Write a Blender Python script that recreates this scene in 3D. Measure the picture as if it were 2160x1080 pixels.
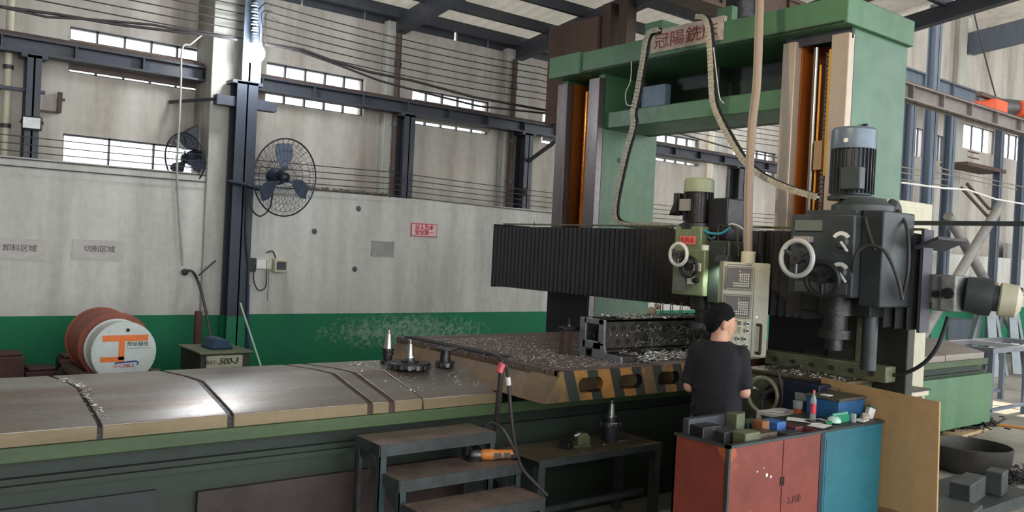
import bpy, bmesh, math, random
from mathutils import Vector, Matrix, Euler
random.seed(7)
R = math.radians
scene = bpy.context.scene
for o in list(bpy.data.objects): bpy.data.objects.remove(o)
C = scene.collection.objects

# ---------------------------------------------------------------- camera
F = 1801.62; CX, CY = 1080.0, 540.0; CH = 2.0
_vx = Vector((3360-CX, 637-CY, F)).normalized()
_vy = Vector((-340-CX, 455-CY, F)); _vy = (_vy - _vx*_vy.dot(_vx)).normalized()
_vz = _vx.cross(_vy)
cam_d = bpy.data.cameras.new('camera'); cam = bpy.data.objects.new('camera', cam_d); C.link(cam)
cam_d.sensor_width = 36.0; cam_d.lens = 36.0*F/2160.0; cam_d.clip_start = 0.05; cam_d.clip_end = 300
rot = Matrix((( _vx[0], -_vx[1], -_vx[2]), (_vy[0], -_vy[1], -_vy[2]), (_vz[0], -_vz[1], -_vz[2])))
cam.matrix_world = Matrix.Translation((0, 0, CH)) @ rot.to_4x4()
scene.camera = cam

def ray(x, y):
    v = Vector(((x-CX)/F, (y-CY)/F, 1.0))
    return Vector((_vx.dot(v), _vy.dot(v), _vz.dot(v)))
def onY(x, y, Y): r = ray(x, y); return Vector((0, 0, CH)) + r*(Y/r[1])
def onX(x, y, X): r = ray(x, y); return Vector((0, 0, CH)) + r*(X/r[0])
def onZ(x, y, Z): r = ray(x, y); return Vector((0, 0, CH)) + r*((Z-CH)/r[2])

# ---------------------------------------------------------------- world, lights, exposure
w = bpy.data.worlds.new('overcast_sky'); scene.world = w; w.use_nodes = True
bg = w.node_tree.nodes['Background']
bg.inputs[0].default_value = (0.93, 0.965, 1.0, 1); bg.inputs[1].default_value = 2.3
scene.view_settings.view_transform = 'Standard'; scene.view_settings.look = 'None'
scene.view_settings.exposure = 0.8; scene.view_settings.gamma = 1.0
scene.view_settings.use_curve_mapping = False

def lamp(name, kind, loc, energy, col=(1, 1, 1), size=.1, rot=(0, 0, 0), sy=None):
    l = bpy.data.lights.new(name, kind); l.energy = energy; l.color = col
    if kind == 'AREA':
        l.size = size
        if sy: l.shape = 'RECTANGLE'; l.size_y = sy
    elif kind == 'SUN': l.angle = size
    else: l.shadow_soft_size = size
    if kind == 'SPOT': l.spot_size = R(70); l.spot_blend = .4
    o = bpy.data.objects.new(name, l); o.location = loc; o.rotation_euler = rot; C.link(o); return o
# high sun through the open step between the low and the tall roof
sd = Vector((0.35, 0.06, -0.93)).normalized()
sun = lamp('sun', 'SUN', (6, -4, 9), 5.0, (1.0, .9, .74), R(1.0))
# a warm workshop floodlight hung from the roof behind the camera, aimed at the near column
fl = lamp('floodlight', 'SPOT', (1.2, 2.4, 4.6), 260, (1.0, .80, .56), .06); fl.data.spot_size = R(34)
fl.rotation_euler = (Vector((6.1, 3.95, 2.9))-fl.location).to_track_quat('-Z', 'Y').to_euler()
sun.rotation_euler = sd.to_track_quat('-Z', 'Y').to_euler()

# ---------------------------------------------------------------- materials
def lin(c):
    return tuple(((v/255.0)/12.92 if v/255.0 <= .04045 else ((v/255.0+.055)/1.055)**2.4) for v in c)
MATS = {}
def mat(name, col, rough=.6, metal=0., dirt=None, amt=.4, scale=3., streak=False, bump=0., spots=None, spec=.5, fine=None, emit=None, smin=.42, smax=.68):
    """procedural material: base colour, worn through a noise mask to a second colour; streak = stretched along z ('x': along x)"""
    if name in MATS: return MATS[name]
    m = bpy.data.materials.new(name); m.use_nodes = True; MATS[name] = m
    nt = m.node_tree; N = nt.nodes; L = nt.links; b = N['Principled BSDF']
    b.inputs['Roughness'].default_value = rough; b.inputs['Metallic'].default_value = metal
    b.inputs['Specular IOR Level'].default_value = spec
    base = (*lin(col), 1)
    tc = N.new('ShaderNodeTexCoord'); mp = N.new('ShaderNodeMapping'); L.new(tc.outputs['Object'], mp.inputs[0])
    if streak == 'x': mp.inputs['Scale'].default_value = (.12, 1, 1)
    elif streak: mp.inputs['Scale'].default_value = (1, 1, .12)
    src = None
    if dirt is None: dirt = tuple(int(v*.72) for v in col)
    nz = N.new('ShaderNodeTexNoise'); L.new(mp.outputs[0], nz.inputs['Vector'])
    nz.inputs['Scale'].default_value = scale; nz.inputs['Detail'].default_value = 6; nz.inputs['Roughness'].default_value = .65
    mr = N.new('ShaderNodeMapRange'); L.new(nz.outputs['Fac'], mr.inputs[0])
    mr.inputs[1].default_value = smin; mr.inputs[2].default_value = smax; mr.inputs[4].default_value = amt
    mx = N.new('ShaderNodeMix'); mx.data_type = 'RGBA'; L.new(mr.outputs[0], mx.inputs[0])
    mx.inputs[6].default_value = base; mx.inputs[7].default_value = (*lin(dirt), 1)
    out = mx.outputs[2]
    n2 = N.new('ShaderNodeTexNoise'); L.new(tc.outputs['Object'], n2.inputs['Vector'])
    n2.inputs['Scale'].default_value = scale*7; n2.inputs['Detail'].default_value = 4
    m2 = N.new('ShaderNodeMapRange'); L.new(n2.outputs['Fac'], m2.inputs[0]); m2.inputs[1].default_value = .35; m2.inputs[2].default_value = .7
    m2.inputs[3].default_value = 1.03; m2.inputs[4].default_value = .93
    mu = N.new('ShaderNodeMix'); mu.data_type = 'RGBA'; mu.blend_type = 'MULTIPLY'; mu.inputs[0].default_value = 1
    L.new(out, mu.inputs[6]); L.new(m2.outputs[0], mu.inputs[7]); out = mu.outputs[2]
    if spots:
        sc, thr, scol = spots
        n3 = N.new('ShaderNodeTexNoise'); L.new(tc.outputs['Object'], n3.inputs['Vector']); n3.inputs['Scale'].default_value = sc; n3.inputs['Detail'].default_value = 3
        m3 = N.new('ShaderNodeMapRange'); L.new(n3.outputs['Fac'], m3.inputs[0]); m3.inputs[1].default_value = thr; m3.inputs[2].default_value = thr+.04
        x3 = N.new('ShaderNodeMix'); x3.data_type = 'RGBA'; L.new(m3.outputs[0], x3.inputs[0]); L.new(out, x3.inputs[6]); x3.inputs[7].default_value = (*lin(scol), 1)
        out = x3.outputs[2]
    L.new(out, b.inputs['Base Color'])
    rr = N.new('ShaderNodeMapRange'); L.new(n2.outputs['Fac'], rr.inputs[0]); rr.inputs[3].default_value = max(.02, rough-.08); rr.inputs[4].default_value = min(1, rough+.1)
    L.new(rr.outputs[0], b.inputs['Roughness'])
    if bump:
        bp = N.new('ShaderNodeBump'); bp.inputs['Strength'].default_value = bump; bp.inputs['Distance'].default_value = .01
        L.new(n2.outputs['Fac'], bp.inputs['Height']); L.new(bp.outputs[0], b.inputs['Normal'])
    if emit:
        b.inputs['Emission Color'].default_value = (*lin(emit[0]), 1); b.inputs['Emission Strength'].default_value = emit[1]
    m['out'] = 1
    return m
def sock(m):
    nt = m.node_tree; b = nt.nodes['Principled BSDF']; return nt, b, b.inputs['Base Color'].links[0].from_socket

# ---------------------------------------------------------------- mesh helpers
def origin(o):
    v = Vector((0, 0, 0))
    while o: v += o.location; o = o.parent
    return v
class MB:
    def __init__(s): s.v = []; s.f = []
    def add(s, vs, fs):
        n = len(s.v); s.v += [Vector(p) for p in vs]; s.f += [tuple(i+n for i in f) for f in fs]; return s
    def box(s, x0, x1, y0, y1, z0, z1):
        return s.add([(x0,y0,z0),(x1,y0,z0),(x1,y1,z0),(x0,y1,z0),(x0,y0,z1),(x1,y0,z1),(x1,y1,z1),(x0,y1,z1)],
                     [(0,3,2,1),(4,5,6,7),(0,1,5,4),(1,2,6,5),(2,3,7,6),(3,0,4,7)])
    def obox(s, c, size, e=(0, 0, 0)):
        M = Euler([R(a) for a in e]).to_matrix(); c = Vector(c); n = len(s.v); s.box(*[q for d in size for q in (-d/2, d/2)])
        for i in range(n, len(s.v)): s.v[i] = M @ s.v[i] + c
        return s
    def bar(s, p0, p1, a, b=None, up=(0, 0, 1)):
        """rectangular bar from p0 to p1, width a (sideways), b (up)"""
        b = b or a; p0 = Vector(p0); p1 = Vector(p1); d = (p1-p0).normalized(); u = Vector(up)
        if abs(d.dot(u)) > .98: u = Vector((1, 0, 0))
        sd_ = d.cross(u).normalized(); u = sd_.cross(d)
        vs = [p+sd_*i*a/2+u*j*b/2 for p in (p0, p1) for i, j in ((-1,-1),(1,-1),(1,1),(-1,1))]
        return s.add(vs, [(0,1,2,3),(7,6,5,4),(0,4,5,1),(1,5,6,2),(2,6,7,3),(3,7,4,0)])
    def cyl(s, p0, p1, r0, r1=None, n=24):
        r1 = r0 if r1 is None else r1
        return s.lathe(p0, Vector(p1)-Vector(p0), [(r0, 0), (r1, (Vector(p1)-Vector(p0)).length)], n, cap=True)
    def lathe(s, c, axis, prof, n=28, cap=True):
        c = Vector(c); a = Vector(axis).normalized(); u = Vector((0, 0, 1)) if abs(a.z) < .9 else Vector((1, 0, 0))
        x = a.cross(u).normalized(); y = a.cross(x); vs = []; fs = []
        for r, h in prof:
            for i in range(n):
                t = 2*math.pi*i/n; vs.append(c+a*h+(x*math.cos(t)+y*math.sin(t))*r)
        for k in range(len(prof)-1):
            for i in range(n):
                j = (i+1) % n; fs.append((k*n+i, k*n+j, (k+1)*n+j, (k+1)*n+i))
        if cap:
            fs.append(tuple(range(n))[::-1]); fs.append(tuple(range((len(prof)-1)*n, len(prof)*n)))
        return s.add(vs, fs)
    def tube(s, pts, r, n=8, flat=None, closed=False):
        pts = [Vector(p) for p in pts]; m = len(pts); vs = []; fs = []; prev = None
        for k, p in enumerate(pts):
            if closed: d = (pts[(k+1) % m]-pts[k-1]).normalized()
            else: d = (pts[min(k+1, m-1)]-pts[max(k-1, 0)]).normalized()
            if prev is None: u = Vector((0, 0, 1)) if abs(d.z) < .9 else Vector((0, 1, 0))
            else: u = prev
            u = (u-d*u.dot(d)).normalized(); prev = u; x = d.cross(u)
            rr = r[k] if isinstance(r, (list, tuple)) else r
            for i in range(n):
                t = 2*math.pi*(i+.5)/n; vs.append(p+(x*math.cos(t)+u*math.sin(t))*rr)
        for k in range(m if closed else m-1):
            k2 = (k+1) % m
            for i in range(n):
                j = (i+1) % n; fs.append((k*n+i, k*n+j, k2*n+j, k2*n+i))
        if not closed: fs.append(tuple(range(n))[::-1]); fs.append(tuple(range((m-1)*n, m*n)))
        return s.add(vs, fs)
    def torus(s, c, axis, RR, r, n=40, k=10):
        a = Vector(axis).normalized(); u = Vector((0, 0, 1)) if abs(a.z) < .9 else Vector((1, 0, 0))
        x = a.cross(u).normalized(); y = a.cross(x)
        return s.tube([Vector(c)+(x*math.cos(2*math.pi*i/n)+y*math.sin(2*math.pi*i/n))*RR for i in range(n)], r, k, closed=True)
    def ball(s, c, r, n=16, m=10):
        c = Vector(c); r = Vector(r if isinstance(r, (tuple, list)) else (r, r, r)); vs = []; fs = []
        for k in range(m+1):
            ph = math.pi*k/m
            for i in range(n):
                t = 2*math.pi*i/n; vs.append(c+Vector((r.x*math.sin(ph)*math.cos(t), r.y*math.sin(ph)*math.sin(t), r.z*math.cos(ph))))
        for k in range(m):
            for i in range(n):
                j = (i+1) % n; fs.append((k*n+i, (k+1)*n+i, (k+1)*n+j, k*n+j))
        return s.add(vs, fs)
    def prism(s, prof, axis, a, b):
        """prof: 2-D outline; axis 'x': (y,z), 'y': (x,z), 'z': (x,y)"""
        n = len(prof)
        def P(p, t): return {'x': (t, p[0], p[1]), 'y': (p[0], t, p[1]), 'z': (p[0], p[1], t)}[axis]
        vs = [P(p, a) for p in prof]+[P(p, b) for p in prof]
        return s.add(vs, [tuple(range(n))[::-1], tuple(range(n, 2*n))]+[(i, (i+1) % n, n+(i+1) % n, n+i) for i in range(n)])
    def xf(s, M):
        s.v = [M @ p for p in s.v]; return s
    def build(s, name, m, parent=None, bevel=0., smooth=True, local=False):
        me = bpy.data.meshes.new(name)
        off = Vector((0, 0, 0)) if (local or parent is None) else origin(parent)
        me.from_pydata([p-off for p in s.v], [], s.f)
        bm = bmesh.new(); bm.from_mesh(me); bmesh.ops.remove_doubles(bm, verts=bm.verts, dist=1e-5)
        bmesh.ops.recalc_face_normals(bm, faces=bm.faces); bm.to_mesh(me); bm.free()
        me.materials.append(m)
        if smooth: me.shade_smooth(); me.set_sharp_from_angle(angle=R(35))
        o = bpy.data.objects.new(name, me); C.link(o)
        if parent: o.parent = parent
        if bevel:
            bv = o.modifiers.new('bevel', 'BEVEL'); bv.width = bevel; bv.segments = 2; bv.limit_method = 'ANGLE'; bv.angle_limit = R(40)
        return o
def tag(o, label=None, cat=None, group=None, kind=None):
    if label: o['label'] = label
    if cat: o['category'] = cat
    if group: o['group'] = group
    if kind: o['kind'] = kind
    return o
def thing(name, label, cat, loc=(0, 0, 0), rz=0, group=None):
    o = bpy.data.objects.new(name, None); o.empty_display_size = .1; C.link(o); o.location = loc; o.rotation_euler = (0, 0, rz)
    return tag(o, label, cat, group)
def struct(name, mb, m, **k): return tag(mb.build(name, m, **k), kind='structure')
def copy_tree(o, parent=None):
    c = o.copy(); C.link(c)
    if parent: c.parent = parent
    for ch in list(o.children): copy_tree(ch, c)
    return c
def arc(a, b, sag, n=16):
    a = Vector(a); b = Vector(b); return [a.lerp(b, i/n)+Vector((0, 0, -sag*4*(i/n)*(1-i/n))) for i in range(n+1)]
def smoothpath(pts, k=6):
    pts = [Vector(p) for p in pts]; out = []
    for i in range(len(pts)-1):
        p0 = pts[max(i-1, 0)]; p1 = pts[i]; p2 = pts[i+1]; p3 = pts[min(i+2, len(pts)-1)]
        for j in range(k):
            t = j/k; out.append(.5*((2*p1)+(-p0+p2)*t+(2*p0-5*p1+4*p2-p3)*t*t+(-p0+3*p1-3*p2+p3)*t**3))
    out.append(pts[-1]); return out
def text(name, s, size, M, m, parent=None, depth=.001, sx=1.0, shear=0, bold=0):
    cu = bpy.data.curves.new(name, 'FONT'); cu.body = s; cu.size = size; cu.extrude = depth; cu.align_x = 'CENTER'; cu.align_y = 'CENTER'
    cu.shear = shear; cu.offset = bold; cu.resolution_u = 3
    t = bpy.data.objects.new('t', cu); C.link(t)
    dg = bpy.context.evaluated_depsgraph_get(); me = bpy.data.meshes.new_from_object(t.evaluated_get(dg)); bpy.data.objects.remove(t)
    off = origin(parent) if parent else Vector((0, 0, 0))
    me.transform(Matrix.Translation(-off) @ M @ Matrix.Diagonal((sx, 1, 1, 1))); me.materials.clear(); me.materials.append(m)
    o = bpy.data.objects.new(name, me); C.link(o)
    if parent: o.parent = parent
    return o
def face_negY(p): return Matrix.Translation(p) @ Matrix.Rotation(R(90), 4, 'X')            # text upright, read from -Y
def face_negX(p): return Matrix.Translation(p) @ Matrix.Rotation(R(-90), 4, 'Z') @ Matrix.Rotation(R(90), 4, 'X')
# ---------------------------------------------------------------- palette
m_wall = mat('dirty_white_plaster', (196, 192, 183), .85, dirt=(142, 134, 122), amt=.75, scale=2.2, streak=True, bump=.15)
m_wallu = mat('upper_plaster', (188, 182, 172), .9, dirt=(128, 116, 104), amt=.8, scale=1.6, streak=True, bump=.1)
m_conc = mat('pillar_concrete', (178, 176, 168), .85, dirt=(112, 108, 98), amt=.7, scale=2.5, streak=True, bump=.2)
m_floor = mat('concrete_floor', (168, 163, 152), .5, dirt=(104, 100, 94), amt=.8, scale=.9, bump=.2)
m_steel = mat('dark_steel_paint', (58, 62, 72), .5, .2, dirt=(82, 78, 76), amt=.5, scale=4)
m_bluecol = mat('blue_grey_steel_paint', (88, 99, 112), .6, .0, dirt=(118, 122, 126), amt=.5, scale=3, streak=True)  # lightened grey-blue, haze of the far bay put into the colour
m_rust = mat('brown_primer_steel', (84, 66, 58), .7, .1, dirt=(58, 44, 38), amt=.7, scale=3, streak=True)
m_black = mat('black_paint', (44, 44, 49), .5)
m_rubber = mat('black_rubber', (36, 36, 40), .6)
m_green = mat('machine_green', (80, 120, 86), .45, .0, dirt=(60, 92, 66), amt=.6, scale=2.2, streak=True, spec=.5)
m_greenP = mat('machine_pale_green', (64, 106, 78), .38, .0, dirt=(58, 94, 76), amt=.5, scale=.9, streak=True)
m_greenD = mat('machine_dark_green', (42, 54, 45), .5, .1, dirt=(30, 34, 29), amt=.8, scale=3, streak='x')
m_olive = mat('oily_olive_paint', (104, 110, 84), .45, .1, dirt=(62, 60, 44), amt=.8, scale=4)
m_grayg = mat('blue_grey_machine_paint', (62, 70, 72), .42, .1, dirt=(40, 46, 48), amt=.7, scale=4)
m_way = mat('ground_guideway_steel', (186, 172, 156), .38, .25, dirt=(160, 142, 124), amt=.5, scale=1.5, streak=True)
m_wayD = mat('dull_guideway_steel', (120, 112, 112), .4, .6, dirt=(86, 76, 74), amt=.6, scale=3, streak=True)
m_orange = mat('oily_orange_paint', (160, 88, 30), .4, .1, dirt=(84, 42, 18), amt=.75, scale=5, streak=True)
m_chrome = mat('bright_steel', (160, 160, 158), .28, .95, dirt=(140, 138, 134), amt=.4, scale=6)
m_iron = mat('dark_cast_iron', (70, 70, 72), .4, .8, dirt=(40, 38, 38), amt=.7, scale=8, bump=.3)
m_tool = mat('tool_steel', (110, 110, 112), .4, .85, dirt=(70, 68, 68), amt=.6, scale=12)
m_cream = mat('cream_cabinet_paint', (196, 192, 168), .5, 0, dirt=(160, 154, 130), amt=.5, scale=3, streak=True)
m_white = mat('white_paint', (222, 222, 216), .45, 0, dirt=(180, 178, 168), amt=.5, scale=5)
m_screen = mat('key_panel_brown', (74, 70, 62), .4)
m_red = mat('red_brown_cabinet', (132, 60, 48), .5, .0, dirt=(96, 40, 32), amt=.7, scale=2.6, spots=(3.2, .66, (170, 88, 48)))
m_teal = mat('teal_cabinet', (34, 108, 122), .45, .0, dirt=(26, 78, 92), amt=.6, scale=2)
m_blue = mat('blue_toolbox_paint', (34, 92, 140), .45, 0, dirt=(28, 62, 90), amt=.6, scale=5)
m_ply = mat('plywood', (176, 142, 98), .7, 0, dirt=(134, 104, 66), amt=.6, scale=2.2, streak=True)
m_wood = mat('old_wood', (142, 108, 74), .8, 0, dirt=(90, 66, 44), amt=.7, scale=8)
m_tread = mat('worn_brown_tread', (116, 100, 92), .5, .1, dirt=(74, 64, 58), amt=.8, scale=5, spots=(60, .68, (190, 186, 180)))
m_frame = mat('dark_grey_angle_iron', (68, 74, 74), .5, .2, dirt=(34, 36, 36), amt=.7, scale=6)
m_terra = mat('terracotta_drum', (150, 80, 60), .6, 0, dirt=(110, 58, 44), amt=.6, scale=4)
m_drum = mat('pale_grey_drum', (200, 208, 204), .4, 0, dirt=(160, 168, 164), amt=.4, scale=4)
m_orangeink = mat('orange_print', (230, 118, 40), .5)
m_blueink = mat('blue_print', (20, 62, 150), .5)
m_ink = mat('black_print', (28, 28, 28), .6)
m_greyink = mat('faded_grey_print', (92, 90, 90), .8)
m_redink = mat('red_print', (196, 44, 58), .6)
m_paper = mat('paper', (226, 226, 220), .8)
m_chip = mat('metal_chips', (214, 212, 206), .25, .5, dirt=(130, 128, 124), amt=.8, scale=40)
m_pinktape = mat('pink_tape', (214, 96, 106), .6)
m_cableg = mat('grey_cable', (136, 128, 118), .6)
m_hose = mat('dark_hose', (52, 46, 46), .55)
m_hoist = mat('orange_hoist_paint', (216, 84, 40), .5, 0, dirt=(170, 60, 30), amt=.5)
m_chainbr = mat('cable_chain_plastic', (186, 180, 160), .5, .0, dirt=(120, 112, 98), amt=.6, scale=20)
m_roof = mat('roof_sheet', (182, 176, 166), .7, .2, dirt=(92, 86, 82), amt=.8, scale=1.5)
# corrugated bump on the roof sheet
nt, b, s_ = sock(m_roof); wv = nt.nodes.new('ShaderNodeTexWave'); tcx = nt.nodes.new('ShaderNodeTexCoord'); nt.links.new(tcx.outputs['Object'], wv.inputs[0])
wv.inputs['Scale'].default_value = 1.6; wv.bands_direction = 'X'
bp = nt.nodes.new('ShaderNodeBump'); bp.inputs['Strength'].default_value = .7; bp.inputs['Distance'].default_value = .05; nt.links.new(wv.outputs['Fac'], bp.inputs['Height']); nt.links.new(bp.outputs[0], b.inputs['Normal'])
o_ = nt.nodes['Material Output']; mxs = nt.nodes.new('ShaderNodeMixShader'); tl = nt.nodes.new('ShaderNodeBsdfTranslucent'); tl.inputs[0].default_value = (.9, .86, .76, 1)
mxs.inputs[0].default_value = .055; nt.links.new(b.outputs[0], mxs.inputs[1]); nt.links.new(tl.outputs[0], mxs.inputs[2]); nt.links.new(mxs.outputs[0], o_.inputs[0])
# partition wall: green painted dado below 1.15 m and a splash of pale dust
m_part = mat('partition_plaster_with_green_dado', (198, 197, 190), .8, dirt=(146, 142, 134), amt=.7, scale=2.0, streak=True, bump=.12)
def dado(m, z, stain=True):
    nt, b, src = sock(m); N = nt.nodes; L = nt.links
    tc = N.new('ShaderNodeTexCoord'); sx = N.new('ShaderNodeSeparateXYZ'); L.new(tc.outputs['Object'], sx.inputs[0])
    lt = N.new('ShaderNodeMath'); lt.operation = 'LESS_THAN'; L.new(sx.outputs['Z'], lt.inputs[0]); lt.inputs[1].default_value = z
    nz = N.new('ShaderNodeTexNoise'); L.new(tc.outputs['Object'], nz.inputs['Vector']); nz.inputs['Scale'].default_value = 1.7; nz.inputs['Detail'].default_value = 5
    cr = N.new('ShaderNodeMix'); cr.data_type = 'RGBA'; L.new(nz.outputs['Fac'], cr.inputs[0]); cr.inputs[6].default_value = (*lin((10, 122, 80)), 1); cr.inputs[7].default_value = (*lin((24, 96, 70)), 1)
    gsock = cr.outputs[2]
    if stain:
        # dust splash centred at x=5.6, z=.95
        def ad(op, a, bb):
            n = N.new('ShaderNodeMath'); n.operation = op
            for i, q in enumerate((a, bb)):
                if isinstance(q, (int, float)): n.inputs[i].default_value = q
                else: L.new(q, n.inputs[i])
            return n.outputs[0]
        dx = ad('DIVIDE', ad('SUBTRACT', sx.outputs['X'], 5.5), 1.35); dz = ad('DIVIDE', ad('SUBTRACT', sx.outputs['Z'], .93), .24)
        d2 = ad('ADD', ad('MULTIPLY', dx, dx), ad('MULTIPLY', dz, dz)); msk = ad('SUBTRACT', 1.0, d2)
        n4 = N.new('ShaderNodeTexNoise'); L.new(tc.outputs['Object'], n4.inputs['Vector']); n4.inputs['Scale'].default_value = 22; n4.inputs['Detail'].default_value = 6; n4.inputs['Roughness'].default_value = .8
        mm = ad('MULTIPLY', ad('SUBTRACT', ad('ADD', n4.outputs['Fac'], ad('MULTIPLY', msk, .17)), .56), 5.0)
        cl = N.new('ShaderNodeClamp'); L.new(mm, cl.inputs[0]); f2 = ad('MULTIPLY', cl.outputs[0], .5)
        f3 = ad('MULTIPLY', f2, ad('GREATER_THAN', msk, 0.0))
        c2 = N.new('ShaderNodeMix'); c2.data_type = 'RGBA'; L.new(f3, c2.inputs[0]); L.new(gsock, c2.inputs[6]); c2.inputs[7].default_value = (*lin((186, 196, 188)), 1)
        gsock = c2.outputs[2]
    x = N.new('ShaderNodeMix'); x.data_type = 'RGBA'; L.new(lt.outputs[0], x.inputs[0]); L.new(src, x.inputs[6]); L.new(gsock, x.inputs[7]); L.new(x.outputs[2], b.inputs['Base Color'])
dado(m_part, 1.155); dado(m_conc, 1.155, False)
m_colgreen = mat('steel_post_with_green_foot', (52, 58, 70), .5, .2, dirt=(70, 72, 78), amt=.5, scale=4, streak=True); dado(m_colgreen, 1.16, False)
# hazard stripes on the table side
m_table = mat('table_casting', (112, 96, 92), .5, .15, dirt=(74, 62, 58), amt=.7, scale=5, spots=(70, .66, (200, 196, 190)))
m_side = mat('table_side_hazard_stripes', (150, 104, 46), .5, .2, dirt=(78, 66, 46), amt=.9, scale=3.2, smin=.38, smax=.6)
nt, b, src = sock(m_side); N = nt.nodes; L = nt.links
tc = N.new('ShaderNodeTexCoord'); sx = N.new('ShaderNodeSeparateXYZ'); L.new(tc.outputs['Object'], sx.inputs[0])
def madd(a, k, c=0.0):
    n = N.new('ShaderNodeMath'); n.operation = 'MULTIPLY_ADD'; L.new(a, n.inputs[0]); n.inputs[1].default_value = k
    if isinstance(c, float): n.inputs[2].default_value = c
    else: L.new(c, n.inputs[2])
    return n.outputs[0]
q = madd(sx.outputs['X'], 4.6, madd(sx.outputs['Z'], 1.6)); fr = N.new('ShaderNodeMath'); fr.operation = 'FRACT'; L.new(q, fr.inputs[0])
gt = N.new('ShaderNodeMath'); gt.operation = 'GREATER_THAN'; L.new(fr.outputs[0], gt.inputs[0]); gt.inputs[1].default_value = .55
lt = N.new('ShaderNodeMath'); lt.operation = 'LESS_THAN'; L.new(sx.outputs['X'], lt.inputs[0]); lt.inputs[1].default_value = .0
g2 = N.new('ShaderNodeMath'); g2.operation = 'GREATER_THAN'; L.new(sx.outputs['X'], g2.inputs[0]); g2.inputs[1].default_value = -1.76
mu = N.new('ShaderNodeMath'); mu.operation = 'MULTIPLY'; L.new(gt.outputs[0], mu.inputs[0]); L.new(lt.outputs[0], mu.inputs[1])
mu2 = N.new('ShaderNodeMath'); mu2.operation = 'MULTIPLY'; L.new(mu.outputs[0], mu2.inputs[0]); L.new(g2.outputs[0], mu2.inputs[1])
x = N.new('ShaderNodeMix'); x.data_type = 'RGBA'; L.new(mu2.outputs[0], x.inputs[0]); L.new(src, x.inputs[6]); x.inputs[7].default_value = (*lin((36, 40, 34)), 1); L.new(x.outputs[2], b.inputs['Base Color'])
m_cover = mat('brushed_way_cover_steel', (158, 154, 150), .33, .6, dirt=(128, 104, 84), amt=.75, scale=5, streak='x')
m_coverf = mat('tarnished_cover_edge', (138, 122, 94), .45, .3, dirt=(92, 84, 56), amt=.8, scale=3, streak='x')
m_glass = bpy.data.materials.new('dusty_window_glass'); m_glass.use_nodes = True
nt = m_glass.node_tree; nt.nodes.clear(); o_ = nt.nodes.new('ShaderNodeOutputMaterial'); mx = nt.nodes.new('ShaderNodeMixShader'); t_ = nt.nodes.new('ShaderNodeBsdfTransparent'); g_ = nt.nodes.new('ShaderNodeBsdfGlossy')
nz = nt.nodes.new('ShaderNodeTexNoise'); nz.inputs['Scale'].default_value = 3; mr = nt.nodes.new('ShaderNodeMapRange'); mr.inputs[3].default_value = .03; mr.inputs[4].default_value = .12
nt.links.new(nz.outputs['Fac'], mr.inputs[0]); nt.links.new(mr.outputs[0], mx.inputs[0]); g_.inputs['Roughness'].default_value = .2
nt.links.new(t_.outputs[0], mx.inputs[1]); nt.links.new(g_.outputs[0], mx.inputs[2]); nt.links.new(mx.outputs[0], o_.inputs[0])
def clearmat(name, tint, mixv=.35):
    m = bpy.data.materials.new(name); m.use_nodes = True; nt = m.node_tree; b = nt.nodes['Principled BSDF']
    b.inputs['Base Color'].default_value = (*lin(tint), 1); b.inputs['Transmission Weight'].default_value = 1-mixv; b.inputs['Roughness'].default_value = .12; b.inputs['IOR'].default_value = 1.2
    nz = nt.nodes.new('ShaderNodeTexNoise'); nz.inputs['Scale'].default_value = 9; r = nt.nodes.new('ShaderNodeMapRange'); r.inputs[3].default_value = .08; r.inputs[4].default_value = .25
    nt.links.new(nz.outputs['Fac'], r.inputs[0]); nt.links.new(r.outputs[0], b.inputs['Roughness']); return m
m_bottle = clearmat('clear_bottle_plastic', (214, 226, 222)); m_greenplastic = clearmat('green_clear_plastic', (70, 170, 130), .6)

# ---------------------------------------------------------------- setting: floor, walls, roof
YW = 9.45; YP = 8.98
struct('floor', MB().box(-6, 34, -8, 9.7, -.15, 0), m_floor)
def wall_holes(mb, y0, y1, x0, x1, z0, z1, holes):
    """solid wall slab in x-z with rectangular holes"""
    xs = sorted({x0, x1} | {h[0] for h in holes} | {h[1] for h in holes}); zs = sorted({z0, z1} | {h[2] for h in holes} | {h[3] for h in holes})
    for i in range(len(xs)-1):
        for j in range(len(zs)-1):
            cx = (xs[i]+xs[i+1])/2; cz = (zs[j]+zs[j+1])/2
            if any(h[0] < cx < h[1] and h[2] < cz < h[3] for h in holes): continue
            mb.box(xs[i], xs[i+1], y0, y1, zs[j], zs[j+1])
bays = [(1.74, 3.06), (3.77, 5.03), (5.71, 6.96), (7.9, 9.15), (10.1, 11.4), (12.3, 13.6)]
def wopen(i):
    a, b_ = bays[i]; return (a, b_, 3.54, 4.0)
holes = [wopen(i) for i in range(6)]+[(1.72, 3.04, 2.5, 2.93)]
mb = MB(); wall_holes(mb, YW, YW+.2, -6, 15, 0, 4.72, holes); struct('wall_back', mb, m_wallu, smooth=False)
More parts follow.
